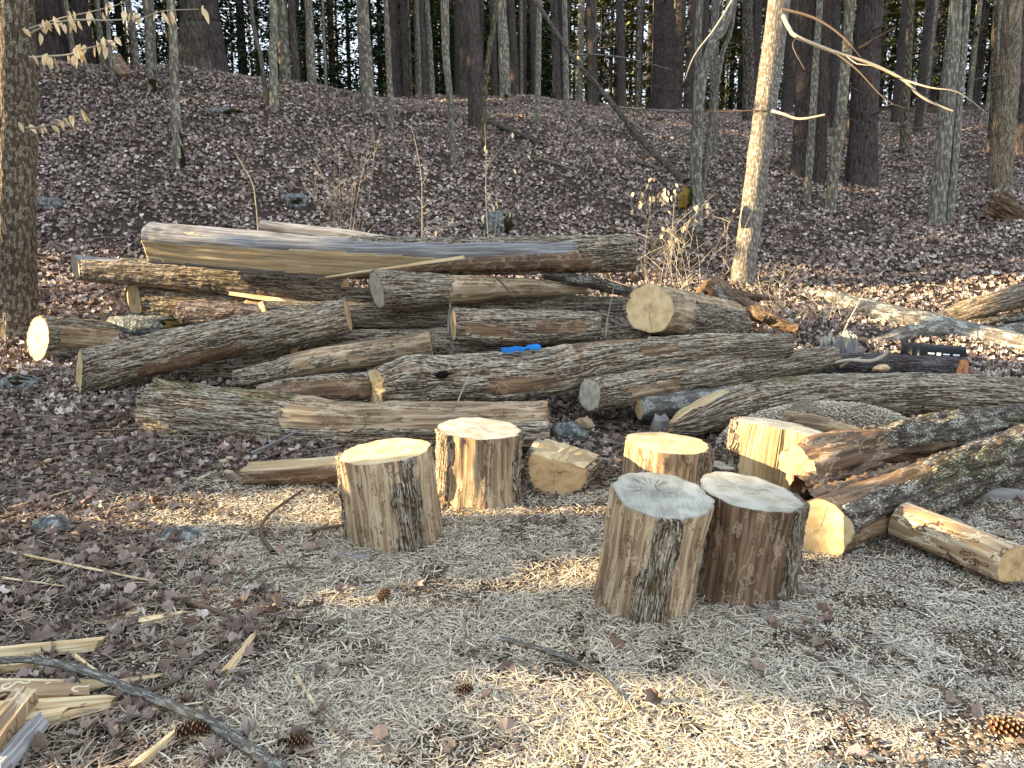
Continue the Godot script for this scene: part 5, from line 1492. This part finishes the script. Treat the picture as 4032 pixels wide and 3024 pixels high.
	shrub("seedling", "tall bare seedling with long side shoots, before the slope boulder", [[Vector3(-0.270, 1.499, -8.600), Vector3(-0.294, 1.963, -8.600), Vector3(-0.291, 2.416, -8.600), Vector3(-0.304, 2.763, -8.600)], [Vector3(-0.281, 2.316, -8.600), Vector3(-0.082, 2.553, -8.500), Vector3(0.095, 2.772, -8.400)], [Vector3(-0.283, 1.963, -8.600), Vector3(-0.031, 2.232, -8.500), Vector3(0.223, 2.482, -8.400)], [Vector3(-0.199, 1.520, -8.500), Vector3(-0.166, 1.907, -8.500), Vector3(-0.186, 2.068, -8.500)], [Vector3(-0.264, 1.603, -8.600), Vector3(-0.031, 1.802, -8.400), Vector3(0.197, 2.044, -8.300)]], 0.008, 2, 72)
	shrub("seedling", "short side-branched seedling with a long arching shoot beside the pole", [[Vector3(-1.006, 1.499, -8.500), Vector3(-0.893, 1.627, -8.500), Vector3(-0.598, 1.676, -8.400), Vector3(-0.336, 1.749, -8.300), Vector3(-0.180, 1.892, -8.200)], [Vector3(-1.040, 1.489, -8.700), Vector3(-0.878, 1.603, -8.600), Vector3(-0.667, 1.755, -8.500)]], 0.006, 3, 73)
	bush("pale bushy tangle of dry stalks above the thin pole", Vector3(-2.287, 1.592, -10.300), 20, 1.7, 0.42, 74, 0)
	bush("dry shrub with tan leaves still clinging at its top, by the split log's bark end", Vector3(1.789, 0.993, -9.000), 15, 1.8, 0.32, 75, 40)
	bush("tangled pale brush behind the big round end", Vector3(1.424, 1.032, -8.500), 26, 0.95, 0.6, 76, 0)
	bush("dry grassy brush between the leafy shrub and the leaning tree", Vector3(2.307, 0.970, -9.400), 15, 1.35, 0.42, 77, 6)
	bush("bare pale brush rising from the slash near the dead snag", Vector3(3.355, 0.499, -8.600), 16, 0.75, 0.5, 78, 0)
	bush("dark tangled brush before the sunlit fallen trunk", Vector3(3.789, 0.520, -8.800), 26, 0.7, 0.8, 79, 0)
	bush("thin scrub of dry stalks on the slope above the leafy shrub", Vector3(-2.120, 1.800, -10.000), 18, 0.6, 0.5, 80, 0)
	bush("small dry weed clump beside the curved stick", Vector3(3.468, 0.800, -9.500), 14, 0.7, 0.35, 81, 0)
	stick("stick", "pale straight stick leaning before the shaded stripe of the fallen trunk", "stick", [Vector3(3.662, 0.379, -8.200), Vector3(3.805, 0.628, -8.300), Vector3(4.044, 0.926, -8.500)], 0.009, 0.005, "pale_twig")
	stick("stick", "smooth yellowish crooked stick lying over the grey broken stump", "stick", [Vector3(2.709, 0.450, -6.600), Vector3(2.828, 0.424, -6.500), Vector3(2.968, 0.461, -6.450), Vector3(3.149, 0.461, -6.400), Vector3(3.247, 0.502, -6.400), Vector3(3.295, 0.551, -6.400)], 0.013, 0.018, "pale_twig")
	stick("stick", "short forked prop under the yellowish crooked stick", "stick", [Vector3(2.934, 0.395, -6.500), Vector3(3.009, 0.461, -6.450), Vector3(3.088, 0.486, -6.450)], 0.010, 0.006, "pale_twig")
	stick("stick", "upright grey splinter stake by the scarred short log's bright end", "stick", [Vector3(-0.557, 0.698, -6.400), Vector3(-0.552, 0.823, -6.450), Vector3(-0.541, 0.960, -6.500)], 0.016, 0.008, "grey_wood")
	stick("stick", "thin dark stick slanting over the torn half-barked log", "stick", [Vector3(-0.142, 1.180, -6.700), Vector3(-0.066, 1.101, -6.650), Vector3(0.025, 1.005, -6.600)], 0.012, 0.008, "twig")
	stick("stick", "blue-grey stick leaning on the front log", "stick", [Vector3(-1.751, 0.102, -4.750), Vector3(-1.676, 0.103, -5.000), Vector3(-1.535, 0.151, -5.200)], 0.012, 0.009, "grey_wood")
	stick("twig", "small forked twig caught on the front log's bare side", "twig", [Vector3(-1.231, 0.041, -5.100), Vector3(-1.161, 0.119, -5.100), Vector3(-1.046, 0.200, -5.120), Vector3(-1.065, 0.256, -5.140)], 0.006, 0.003, "twig")
	stick("twig", "pale upright twig in front of the dark hole in the humped log", "twig", [Vector3(-0.429, 0.245, -5.650), Vector3(-0.387, 0.353, -5.700), Vector3(-0.337, 0.455, -5.750)], 0.006, 0.004, "pale_twig")
	stick("twig", "thin pale stalk rising just left of the big round end", "twig", [Vector3(0.791, 0.700, -6.200), Vector3(0.810, 0.844, -6.250), Vector3(0.851, 1.036, -6.300), Vector3(0.864, 1.122, -6.300)], 0.004, 0.002, "pale_twig")

func shrub(called: String, label: String, lines: Array, r: float, leaves: int, sd: int) -> void:
	var rng := RandomNumberGenerator.new()
	rng.seed = sd
	var first: Array = lines[0]
	var root := thing(called, label, "seedling", first[0])
	for i in lines.size():
		var pts: Array = lines[i]
		part("stem", limb_mesh(pts, r * (1.0 if i == 0 else 0.65), r * 0.3, 5, 0.06, 0.2), mats["pale_twig"], root)
		for m in leaves:
			var p: Vector3 = pts[-1].lerp(pts[-2], rng.randf())
			part("leaf", blade(p, Vector3(rng.randf_range(-0.5, 0.5), -1, 0.2).normalized(), 0.07, 0.03, rng), mats["dry_leaf"], root)

func bush(label: String, at: Vector3, count: int, tall: float, wide: float, sd: int, leaves: int) -> void:
	var rng := RandomNumberGenerator.new()
	rng.seed = sd
	var foot := Vector3(at.x, ground(at.x, at.z) - 0.03, at.z)
	var root := thing("shrub", label, "shrub", foot)
	var tips := []
	for i in count:
		var a := rng.randf() * TAU
		var out := Vector3(cos(a), 0, sin(a)) * wide * sqrt(rng.randf())
		var p0 := foot + out * 0.35
		var h := tall * rng.randf_range(0.45, 1.0)
		var p1 := p0 + out * 0.3 + Vector3(rng.randf_range(-0.16, 0.16), h * 0.5, rng.randf_range(-0.16, 0.16))
		var p2 := p1 + out * 0.5 + Vector3(rng.randf_range(-0.22, 0.22), h * 0.5, rng.randf_range(-0.2, 0.2))
		var st := part("stem", limb_mesh([p0, p1, p2], 0.0045, 0.0015, 4, 0.12), mats["pale_twig"] if rng.randf() < 0.55 else mats["twig"], root)
		tips.append(p2)
		for k in 3:
			var f := rng.randf_range(0.0, 0.9)
			var q := p1.lerp(p2, f)
			var q2 := q + Vector3(rng.randf_range(-1, 1), rng.randf_range(0.2, 1.0), rng.randf_range(-1, 1)) * tall * 0.2
			part("shoot", limb_mesh([q, q.lerp(q2, 0.5) + Vector3(0, 0.01, 0), q2], 0.003, 0.0015, 4, 0.1), mats["pale_twig"], st)
			tips.append(q2)
	tips.sort_custom(func(x, y): return x.y > y.y)
	for i in leaves:
		var p: Vector3 = tips[int(pow(rng.randf(), 1.3) * tips.size() * 0.5)] + Vector3(rng.randf_range(-0.05, 0.05), rng.randf_range(-0.10, 0.02), rng.randf_range(-0.05, 0.05))
		part("leaf", blade(p, Vector3(rng.randf_range(-0.6, 0.6), -1, rng.randf_range(-0.4, 0.4)).normalized(), rng.randf_range(0.05, 0.08), 0.04, rng), mats["dry_leaf"], root)

# ---------- stones, kindling, cones and the bucket ----------
func build_small_things() -> void:
	rock("flat grey lichened stone under the small brown log", Vector3(-3.965, 0.562, -8.053), Vector3(0.46, 0.15, 0.25), 1, 0.75)
	rock("moss-capped stone in the leaves near the yellow cut end", Vector3(-4.546, 0.174, -6.696), Vector3(0.20, 0.09, 0.15), 2, 0.1)
	rock("pale stone half sunk in the sawdust, nearest the left-hand splinters", Vector3(-2.447, -0.009, -3.703), Vector3(0.10, 0.065, 0.08), 3)
	rock("mossy blue-grey stone half buried in sawdust, midway to the leftmost stump", Vector3(-1.705, -0.018, -3.588), Vector3(0.13, 0.05, 0.09), 4)
	rock("small dark stone beside the pale half-sunk one", Vector3(-2.217, -0.010, -3.657), Vector3(0.06, 0.03, 0.045), 5)
	rock("little stone above the pale half-sunk one, among leaves", Vector3(-2.862, -0.006, -4.141), Vector3(0.055, 0.035, 0.04), 6)
	rock("boulder on the slope behind the tall bare seedling", Vector3(-0.242, 1.653, -11.599), Vector3(0.22, 0.26, 0.2), 7, 0.5)
	rock("moss-bottomed boulder on the open slope above the thin pole", Vector3(-3.312, 2.037, -11.641), Vector3(0.20, 0.15, 0.18), 8, 0.2)
	rock("flat mossy stone high on the slope below the saplings", Vector3(-5.502, 3.840, -14.683), Vector3(0.38, 0.10, 0.2), 9, 0.5)
	rock("mossy hump beside the lichen-flecked tree", Vector3(-6.891, 1.984, -11.165), Vector3(0.3, 0.12, 0.2), 10, 0.0)
	rock("white stone near the foot of the half log", Vector3(-1.253, -0.010, -4.073), Vector3(0.05, 0.025, 0.03), 11)
	rock("grey rubble stone dusted with sawdust behind the half round", Vector3(0.440, 0.033, -5.462), Vector3(0.16, 0.09, 0.11), 12)
	var lumps := [["rough tan wood chunk sitting on the rubble, like a small pyramid", Vector3(0.553, 0.122, -5.465), Vector3(0.085, 0.06, 0.07), 21, "bare_wood"], ["grey triangular wedge of wood with moss, behind the bright-topped round", Vector3(1.172, 0.052, -5.673), Vector3(0.09, 0.12, 0.07), 22, "grey_wood"], ["pale chunk of wood resting at the wedge's side", Vector3(1.271, 0.033, -5.670), Vector3(0.05, 0.05, 0.05), 23, "split_wood"], ["crumbling grey wood chunk at the foot of the leftmost stump", Vector3(-0.718, 0.006, -3.305), Vector3(0.055, 0.02, 0.025), 24, "grey_wood"], ["small blue-grey chip standing by the front log's end", Vector3(0.287, 0.055, -5.522), Vector3(0.03, 0.06, 0.03), 25, "grey_wood"], ["bleached chunk of wood at the crook of the grey stump", Vector3(3.446, 0.204, -7.683), Vector3(0.10, 0.05, 0.06), 26, "grey_wood"], ["pale torn wood chip lying on the long log by the pink end", Vector3(3.155, 0.434, -6.200), Vector3(0.10, 0.03, 0.05), 27, "split_wood"], ["flat dark bark slab resting in sawdust near the nearest round", Vector3(0.393, 0.005, -2.554), Vector3(0.08, 0.018, 0.03), 28, "brown_wood"], ["torn grey root chunk by the pale billet's back end", Vector3(2.884, 0.012, -4.171), Vector3(0.20, 0.05, 0.05), 29, "grey_wood"], ["short rotten chip lying in front of the half log", Vector3(1.030, 0.005, -2.723), Vector3(0.07, 0.012, 0.02), 30, "grey_wood"], ["pale bark flake beside the leftmost stump's pine cone", Vector3(-0.839, 0.004, -3.378), Vector3(0.07, 0.012, 0.04), 31, "grey_wood"]]
	for q in lumps:
		var o := thing("wood_chunk", q[0], "wood chunk", q[1])
		o.rotation.y = q[3] * 1.3
		part("wood", lump(q[3], q[2], 0.22, 10, true, 0.5), mats[q[4]], o, false)
	# kindling, lower corner
	var kin := "split kindling heaped in the corner"
	board("kindling", "single split stick with a square cut end, apart from the heap", "kindling", Vector3(-1.888, 0.026, -2.440), Vector3(-1.541, 0.025, -2.509), 0.04, 0.045, 401, "split_wood")
	board("kindling", "curled pale strip with torn edge lying under the square-cut stick", "kindling", Vector3(-1.831, 0.016, -2.358), Vector3(-1.677, 0.015, -2.399), 0.03, 0.025, 402, "split_wood", 0.4)
	board("kindling", "long thin pale split lying highest in the corner heap, crossed by the dark branch", "kindling", Vector3(-1.756, 0.046, -2.239), Vector3(-1.311, 0.027, -2.269), 0.03, 0.02, 403, "split_wood", 0.5, kin)
	board("kindling", "narrow split poking out from under the dark branch", "kindling", Vector3(-1.506, 0.027, -2.212), Vector3(-1.220, 0.027, -2.309), 0.025, 0.02, 404, "split_wood", 0.6, kin)
	board("kindling", "broad whitish split in the middle of the corner heap", "kindling", Vector3(-1.690, 0.077, -2.144), Vector3(-1.399, 0.047, -2.187), 0.07, 0.03, 405, "pale_wood", 0.3, kin)
	board("kindling", "yellow split under the broad whitish one, reaching farthest inward", "kindling", Vector3(-1.644, 0.057, -2.078), Vector3(-1.320, 0.033, -2.166), 0.05, 0.035, 406, "split_wood", 0.4, kin)
	board("kindling", "short yellow split with a blunt end beneath the corner heap", "kindling", Vector3(-1.617, 0.028, -2.029), Vector3(-1.436, 0.023, -2.095), 0.05, 0.04, 407, "split_wood", 0.1, kin)
	board("kindling", "thick tan split slanting up out of the corner", "kindling", Vector3(-1.506, 0.079, -1.869), Vector3(-1.505, 0.118, -2.061), 0.075, 0.06, 408, "bare_wood", 0.1, kin)
	board("kindling", "grey-faced split lying along the thick slanting one", "kindling", Vector3(-1.457, 0.030, -1.846), Vector3(-1.439, 0.059, -2.010), 0.045, 0.05, 409, "grey_wood", 0.1, kin)
	board("kindling", "knotted split wedge half under the dark branch", "kindling", Vector3(-1.436, 0.018, -2.095), Vector3(-1.313, 0.018, -2.154), 0.035, 0.025, 410, "split_wood", 0.3, kin)
	board("kindling", "sunlit torn split below the large pine cone", "kindling", Vector3(-1.075, 0.021, -1.873), Vector3(-1.031, 0.030, -1.987), 0.03, 0.025, 411, "split_wood", 0.5)
	board("kindling", "pale splinter pair beside the large pine cone", "kindling", Vector3(-1.006, 0.020, -2.004), Vector3(-0.918, 0.020, -1.978), 0.02, 0.012, 412, "split_wood", 0.6)
	var slips := [["long yellow splinter lying across the dead leaves", [Vector3(-2.427, 0.032, -3.329), Vector3(-1.551, 0.025, -3.016)], 0.014, 413], ["straight pale splinter lying above the half-sunk stone", [Vector3(-2.803, 0.034, -3.936), Vector3(-2.633, 0.033, -4.241)], 0.012, 414], ["short yellow slat poking out of the shavings", [Vector3(-1.001, 0.017, -2.345), Vector3(-0.985, 0.026, -2.572)], 0.03, 415], ["white sliver pointing down beside the dark branch", [Vector3(-1.581, 0.025, -2.435), Vector3(-1.397, 0.017, -2.302)], 0.012, 416], ["pale rod lying in the leaves under the long splinter", [Vector3(-2.260, 0.019, -3.069), Vector3(-1.950, 0.016, -3.000)], 0.010, 417], ["thin sliver by the small dark stone", [Vector3(-2.293, 0.020, -3.853), Vector3(-2.149, 0.019, -3.670)], 0.010, 418], ["white splinter near the bottom cones, nearly upright", [Vector3(-0.750, 0.018, -2.321), Vector3(-0.530, 0.020, -1.983)], 0.014, 419], ["thin reed-like splinter just inside the dark branch", [Vector3(-1.152, 0.029, -2.117), Vector3(-1.017, 0.029, -2.150)], 0.010, 420], ["small orange chip of wood in the leaves below the front log", [Vector3(-1.980, 0.025, -4.462), Vector3(-1.930, 0.027, -4.597)], 0.02, 421], ["flat pale chip among leaves below the long splinter", [Vector3(-1.619, 0.004, -2.724), Vector3(-1.526, 0.004, -2.799)], 0.04, 422], ["flat wide chip beside the pale chip below the long splinter", [Vector3(-1.489, 0.004, -2.706), Vector3(-1.355, 0.004, -2.780)], 0.05, 423]]
	for q in slips:
		board("splinter", q[0], "splinter", q[1][0], q[1][1], q[2], q[2] * 0.6, q[3], "split_wood", 0.5)
	stick("branch", "dark grey lichened branch lying over the kindling heap, lit at its lower tip", "branch", [Vector3(-1.831, 0.056, -2.347), Vector3(-1.680, 0.066, -2.339), Vector3(-1.459, 0.077, -2.264), Vector3(-1.221, 0.058, -2.166), Vector3(-1.033, 0.049, -2.082), Vector3(-0.885, 0.040, -2.004), Vector3(-0.738, 0.031, -1.901), Vector3(-0.634, 0.031, -1.826)], 0.012, 0.019, "grey_bark")
	stick("stick", "stubby green-grey stick wedged under the dark branch", "stick", [Vector3(-1.530, 0.046, -2.311), Vector3(-1.462, 0.037, -2.243), Vector3(-1.373, 0.028, -2.130)], 0.010, 0.012, "grey_bark")
	stick("stick", "dark bent stick running up from the dark branch through the leaves", "stick", [Vector3(-1.255, 0.018, -2.204), Vector3(-1.153, 0.028, -2.268), Vector3(-1.144, 0.027, -2.337), Vector3(-1.112, 0.026, -2.439)], 0.010, 0.008, "twig")
	stick("stick", "dark twig curving into the shavings with whitened tip", "stick", [Vector3(-1.437, 0.014, -2.898), Vector3(-1.296, 0.024, -2.818), Vector3(-1.170, 0.025, -2.742), Vector3(-0.994, 0.026, -2.582)], 0.008, 0.011, "twig")
	stick("stick", "curved bent stick in the sawdust before the half log", "stick", [Vector3(-1.256, 0.032, -4.227), Vector3(-1.307, 0.030, -3.984), Vector3(-1.332, 0.028, -3.778), Vector3(-1.284, 0.026, -3.561), Vector3(-1.154, 0.025, -3.338)], 0.007, 0.012, "twig")
	stick("stick", "thin arching dark twig beside the curved bent stick", "stick", [Vector3(-1.159, 0.015, -3.061), Vector3(-1.091, 0.035, -3.139), Vector3(-0.886, 0.025, -3.163)], 0.006, 0.004, "twig")
	stick("stick", "short dark stick touching the leftmost stump", "stick", [Vector3(-1.042, 0.026, -3.604), Vector3(-0.984, 0.026, -3.641), Vector3(-0.878, 0.025, -3.686)], 0.007, 0.010, "twig")
	stick("stick", "long grey stick curving through the shavings below the nearest round", "stick", [Vector3(-0.042, 0.025, -2.551), Vector3(0.076, 0.025, -2.497), Vector3(0.207, 0.024, -2.413), Vector3(0.311, 0.024, -2.305), Vector3(0.384, 0.014, -2.160), Vector3(0.490, 0.014, -2.090), Vector3(0.651, 0.013, -2.035)], 0.010, 0.006, "grey_bark")
	stick("stick", "thin dark stick crossing the sawdust toward the bottom edge", "stick", [Vector3(1.071, 0.015, -2.634), Vector3(1.191, 0.015, -2.534), Vector3(1.308, 0.016, -2.381)], 0.005, 0.004, "twig")
	stick("stick", "slanting brown stick in the open sawdust, bottom corner", "stick", [Vector3(1.135, 0.013, -2.102), Vector3(1.165, 0.014, -2.247), Vector3(1.123, 0.014, -2.412), Vector3(1.080, 0.014, -2.473)], 0.006, 0.008, "twig")
	stick("stick", "pale twig pointing up the sawdust heap beside the long log", "stick", [Vector3(3.203, 0.010, -5.794), Vector3(3.686, 0.035, -5.848), Vector3(4.228, 0.052, -6.099)], 0.008, 0.012, "twig")
	stick("stick", "fallen grey pole on the open slope behind the seedlings", "stick", [Vector3(-0.099, 3.222, -14.882), Vector3(0.560, 3.010, -14.490), Vector3(1.167, 2.813, -14.373)], 0.02, 0.015, "grey_bark")
	stick("stick", "grey pole lying on the slope above the leafy shrub", "stick", [Vector3(1.590, 2.609, -14.231), Vector3(1.873, 2.288, -13.713), Vector3(2.353, 1.942, -13.064)], 0.02, 0.015, "grey_bark")
	stick("stick", "mossy rotten pole lying below the scaly spruce", "stick", [Vector3(-0.665, 4.069, -16.829), Vector3(0.039, 3.724, -16.058), Vector3(0.586, 3.364, -15.210)], 0.05, 0.04, "maple_bark")
	stick("stick", "dark log sunk in leaves on the slope beside the leaning dead tree", "stick", [Vector3(2.522, 3.096, -15.804), Vector3(3.112, 2.875, -15.380), Vector3(3.573, 2.661, -14.932)], 0.04, 0.03, "maple_bark")
	stick("stick", "curved twig in the leaves above the long splinter", "stick", [Vector3(-2.464, 0.032, -3.460), Vector3(-2.583, 0.052, -3.834), Vector3(-2.559, 0.042, -4.169)], 0.005, 0.003, "twig")
	# the split stub on the crest
	board("broken_stub", "weathered split stub leaning on the crest among saplings", "stump", Vector3(-7.909, 4.775, -16.025), Vector3(-8.417, 5.280, -16.600), 0.3, 0.2, 431, "brown_wood")
	# pine cones
	var cone0 := make_cone()
	var cones := [["large open pine cone next to the dark branch", Vector3(-0.977, 0.035, -2.004), 0.13, 0.2], ["pine cone lying beyond the dark branch's lit tip", Vector3(-0.635, 0.031, -1.958), 0.10, -0.1], ["pine cone lying in the shavings between the two rounds' shadows", Vector3(-0.541, 0.029, -2.890), 0.10, 1.3], ["dark pine cone tucked against the leftmost stump", Vector3(-0.786, 0.024, -3.524), 0.09, 0.4], ["big pine cone at the bottom corner of the sawdust", Vector3(1.519, 0.030, -2.028), 0.13, -0.25], ["pine cone half hidden in shavings below the stumps' gap", Vector3(-0.165, 0.023, -2.229), 0.09, 0.5], ["pine cone buried at its base in leaves below the shavings", Vector3(-0.156, -0.002, -2.216), 0.05, 2.0], ["lone pine cone among leaves near the stone above the splinter", Vector3(-3.072, 0.048, -4.641), 0.10, 1.4], ["small pine cone in the leaves beside the half-sunk stones", Vector3(-2.052, 0.031, -4.056), 0.08, 0.1]]
	for i in cones.size():
		if i == 6:
			continue
		var q: Array = cones[i]
		var c: Node3D = cone0 if i == 0 else cone0.duplicate()
		if i > 0:
			c.name = numbered("pine_cone")
			add_child(c, true)
		tag(c, q[0], "pine cone", "pine cones on the ground")
		c.position = q[1]
		c.scale = Vector3.ONE * (q[2] / 0.155)
		c.rotation = Vector3(0.1 * i, q[3], 0.12)
	# the heap of sawdust against the long log
	var heap_at: Vector3 = Vector3(2.261, 0.139, -5.220)
	var heap := tag(part("sawdust_heap", lump(55, Vector3(0.74, 0.30, 0.30), 0.14, 30), mats["sawdust"], self), "pale heap of sawdust banked against the long log behind the forked trunk", "sawdust heap")
	heap.position = Vector3(heap_at.x, 0.03, heap_at.z)
	heap.rotation.y = 0.15
	# the black bucket
	build_bucket()

func make_cone() -> Node3D:
	var root := thing("pine_cone", "pine cone", "pine cone", Vector3.ZERO)
	part("core", lump(5, Vector3(0.055, 0.014, 0.014), 0.1, 8), mats["cone"], root, false)
	var v := PackedVector3Array()
	var ix := PackedInt32Array()
	var tv := PackedVector3Array()
	var tx := PackedInt32Array()
	for k in 78:
		var f := k / 77.0
		var a := k * 2.39996
		var x := lerpf(-0.055, 0.06, f)
		var rr := 0.030 * sin(PI * clampf(0.16 + 0.78 * f, 0.0, 1.0)) + 0.004
		var out := Vector3(0.35, cos(a), sin(a)).normalized()
		var side := out.cross(Vector3.RIGHT).normalized()
		var p := Vector3(x, cos(a) * 0.006, sin(a) * 0.006)
		var w := 0.009 * (1.0 - 0.5 * f)
		var A := v.size()
		v.append_array(PackedVector3Array([p - side * w * 0.5, p + side * w * 0.5, p + out * rr + side * w, p + out * rr - side * w, p + out * rr * 0.6 + Vector3(0.004, 0, 0)]))
		ix.append_array(PackedInt32Array([A, A + 4, A + 1, A + 1, A + 4, A + 2, A + 2, A + 4, A + 3, A + 3, A + 4, A]))
		var T := tv.size()
		var e := p + out * rr
		tv.append_array(PackedVector3Array([e - side * w, e + side * w, e + out * 0.005 + Vector3(0.002, 0, 0), e - Vector3(0.003, 0, 0)]))
		tx.append_array(PackedInt32Array([T, T + 1, T + 2, T, T + 3, T + 1]))
	part("scale", commit(v, ix, PackedVector2Array(), PackedColorArray(), true), mats["cone"], root, false)
	part("scale_tip", commit(tv, tx, PackedVector2Array(), PackedColorArray(), true), mats["cone_tip"], root, false)
	return root

func build_bucket() -> void:
	# a ribbed black pail on its side, its mouth towards the heap
	var a: Vector3 = Vector3(4.261, 0.253, -8.000)
	var b: Vector3 = Vector3(4.791, 0.260, -7.700)
	var root := thing("bucket", "black ribbed plastic bucket with a printed label, lying on its side", "bucket", a)
	var axis := (b - a).normalized()
	var L := a.distance_to(b)
	var st := PackedVector3Array()
	var ix := PackedInt32Array()
	var n := 36
	var ring := [[0.0, 0.165], [0.012, 0.175], [0.03, 0.175], [0.035, 0.160], [0.10, 0.159], [0.105, 0.168], [0.12, 0.168], [0.125, 0.157], [0.17, 0.156], [0.175, 0.163], [0.19, 0.163], [0.195, 0.154], [L - 0.02, 0.143], [L, 0.135], [L, 0.0]]
	var inner := [[0.0, 0.165], [0.005, 0.155], [L - 0.02, 0.135], [L - 0.015, 0.0]]
	var side := axis.cross(Vector3.UP).normalized()
	var up := side.cross(axis)
	for pass_n in 2:
		var prof: Array = ring if pass_n == 0 else inner
		var base := st.size()
		for q in prof:
			for i in n:
				var th := TAU * i / n
				st.append(a + axis * q[0] + (up * cos(th) + side * sin(th)) * q[1])
		for j in prof.size() - 1:
			for i in n:
				var A := base + j * n + i
				var B := base + j * n + (i + 1) % n
				if pass_n == 0:
					ix.append_array(PackedInt32Array([A, A + n, B, B, A + n, B + n]))
				else:
					ix.append_array(PackedInt32Array([A, B, A + n, B, B + n, A + n]))
	var shell := part("shell", commit(st, ix), mats["black_plastic"], root)
	for q in [[0.26, 0.32, 60.0, 66.0, "white_print"], [0.34, 0.38, 58.0, 70.0, "white_print"], [0.40, 0.46, 61.0, 66.0, "white_print"], [0.27, 0.40, 84.0, 100.0, "green_print"], [0.41, 0.47, 84.0, 98.0, "white_print"], [0.49, 0.55, 60.0, 68.0, "white_print"], [0.52, 0.56, 86.0, 96.0, "white_print"]]:
		var v := PackedVector3Array()
		var x := PackedInt32Array()
		for j in 2:
			for i in 6:
				var th := deg_to_rad(lerpf(q[2], q[3], i / 5.0))
				var s: float = minf(q[j], L - 0.03)
				var rr := lerpf(0.154, 0.143, clampf((s - 0.195) / (L - 0.215), 0.0, 1.0)) + 0.002
				v.append(a + axis * s + (up * cos(th) - side * sin(th) * -1.0) * rr)
		for i in 5:
			x.append_array(PackedInt32Array([i, i + 6, i + 1, i + 1, i + 6, i + 7]))
		part("label_print", commit(v, x), mats[q[4]], shell)
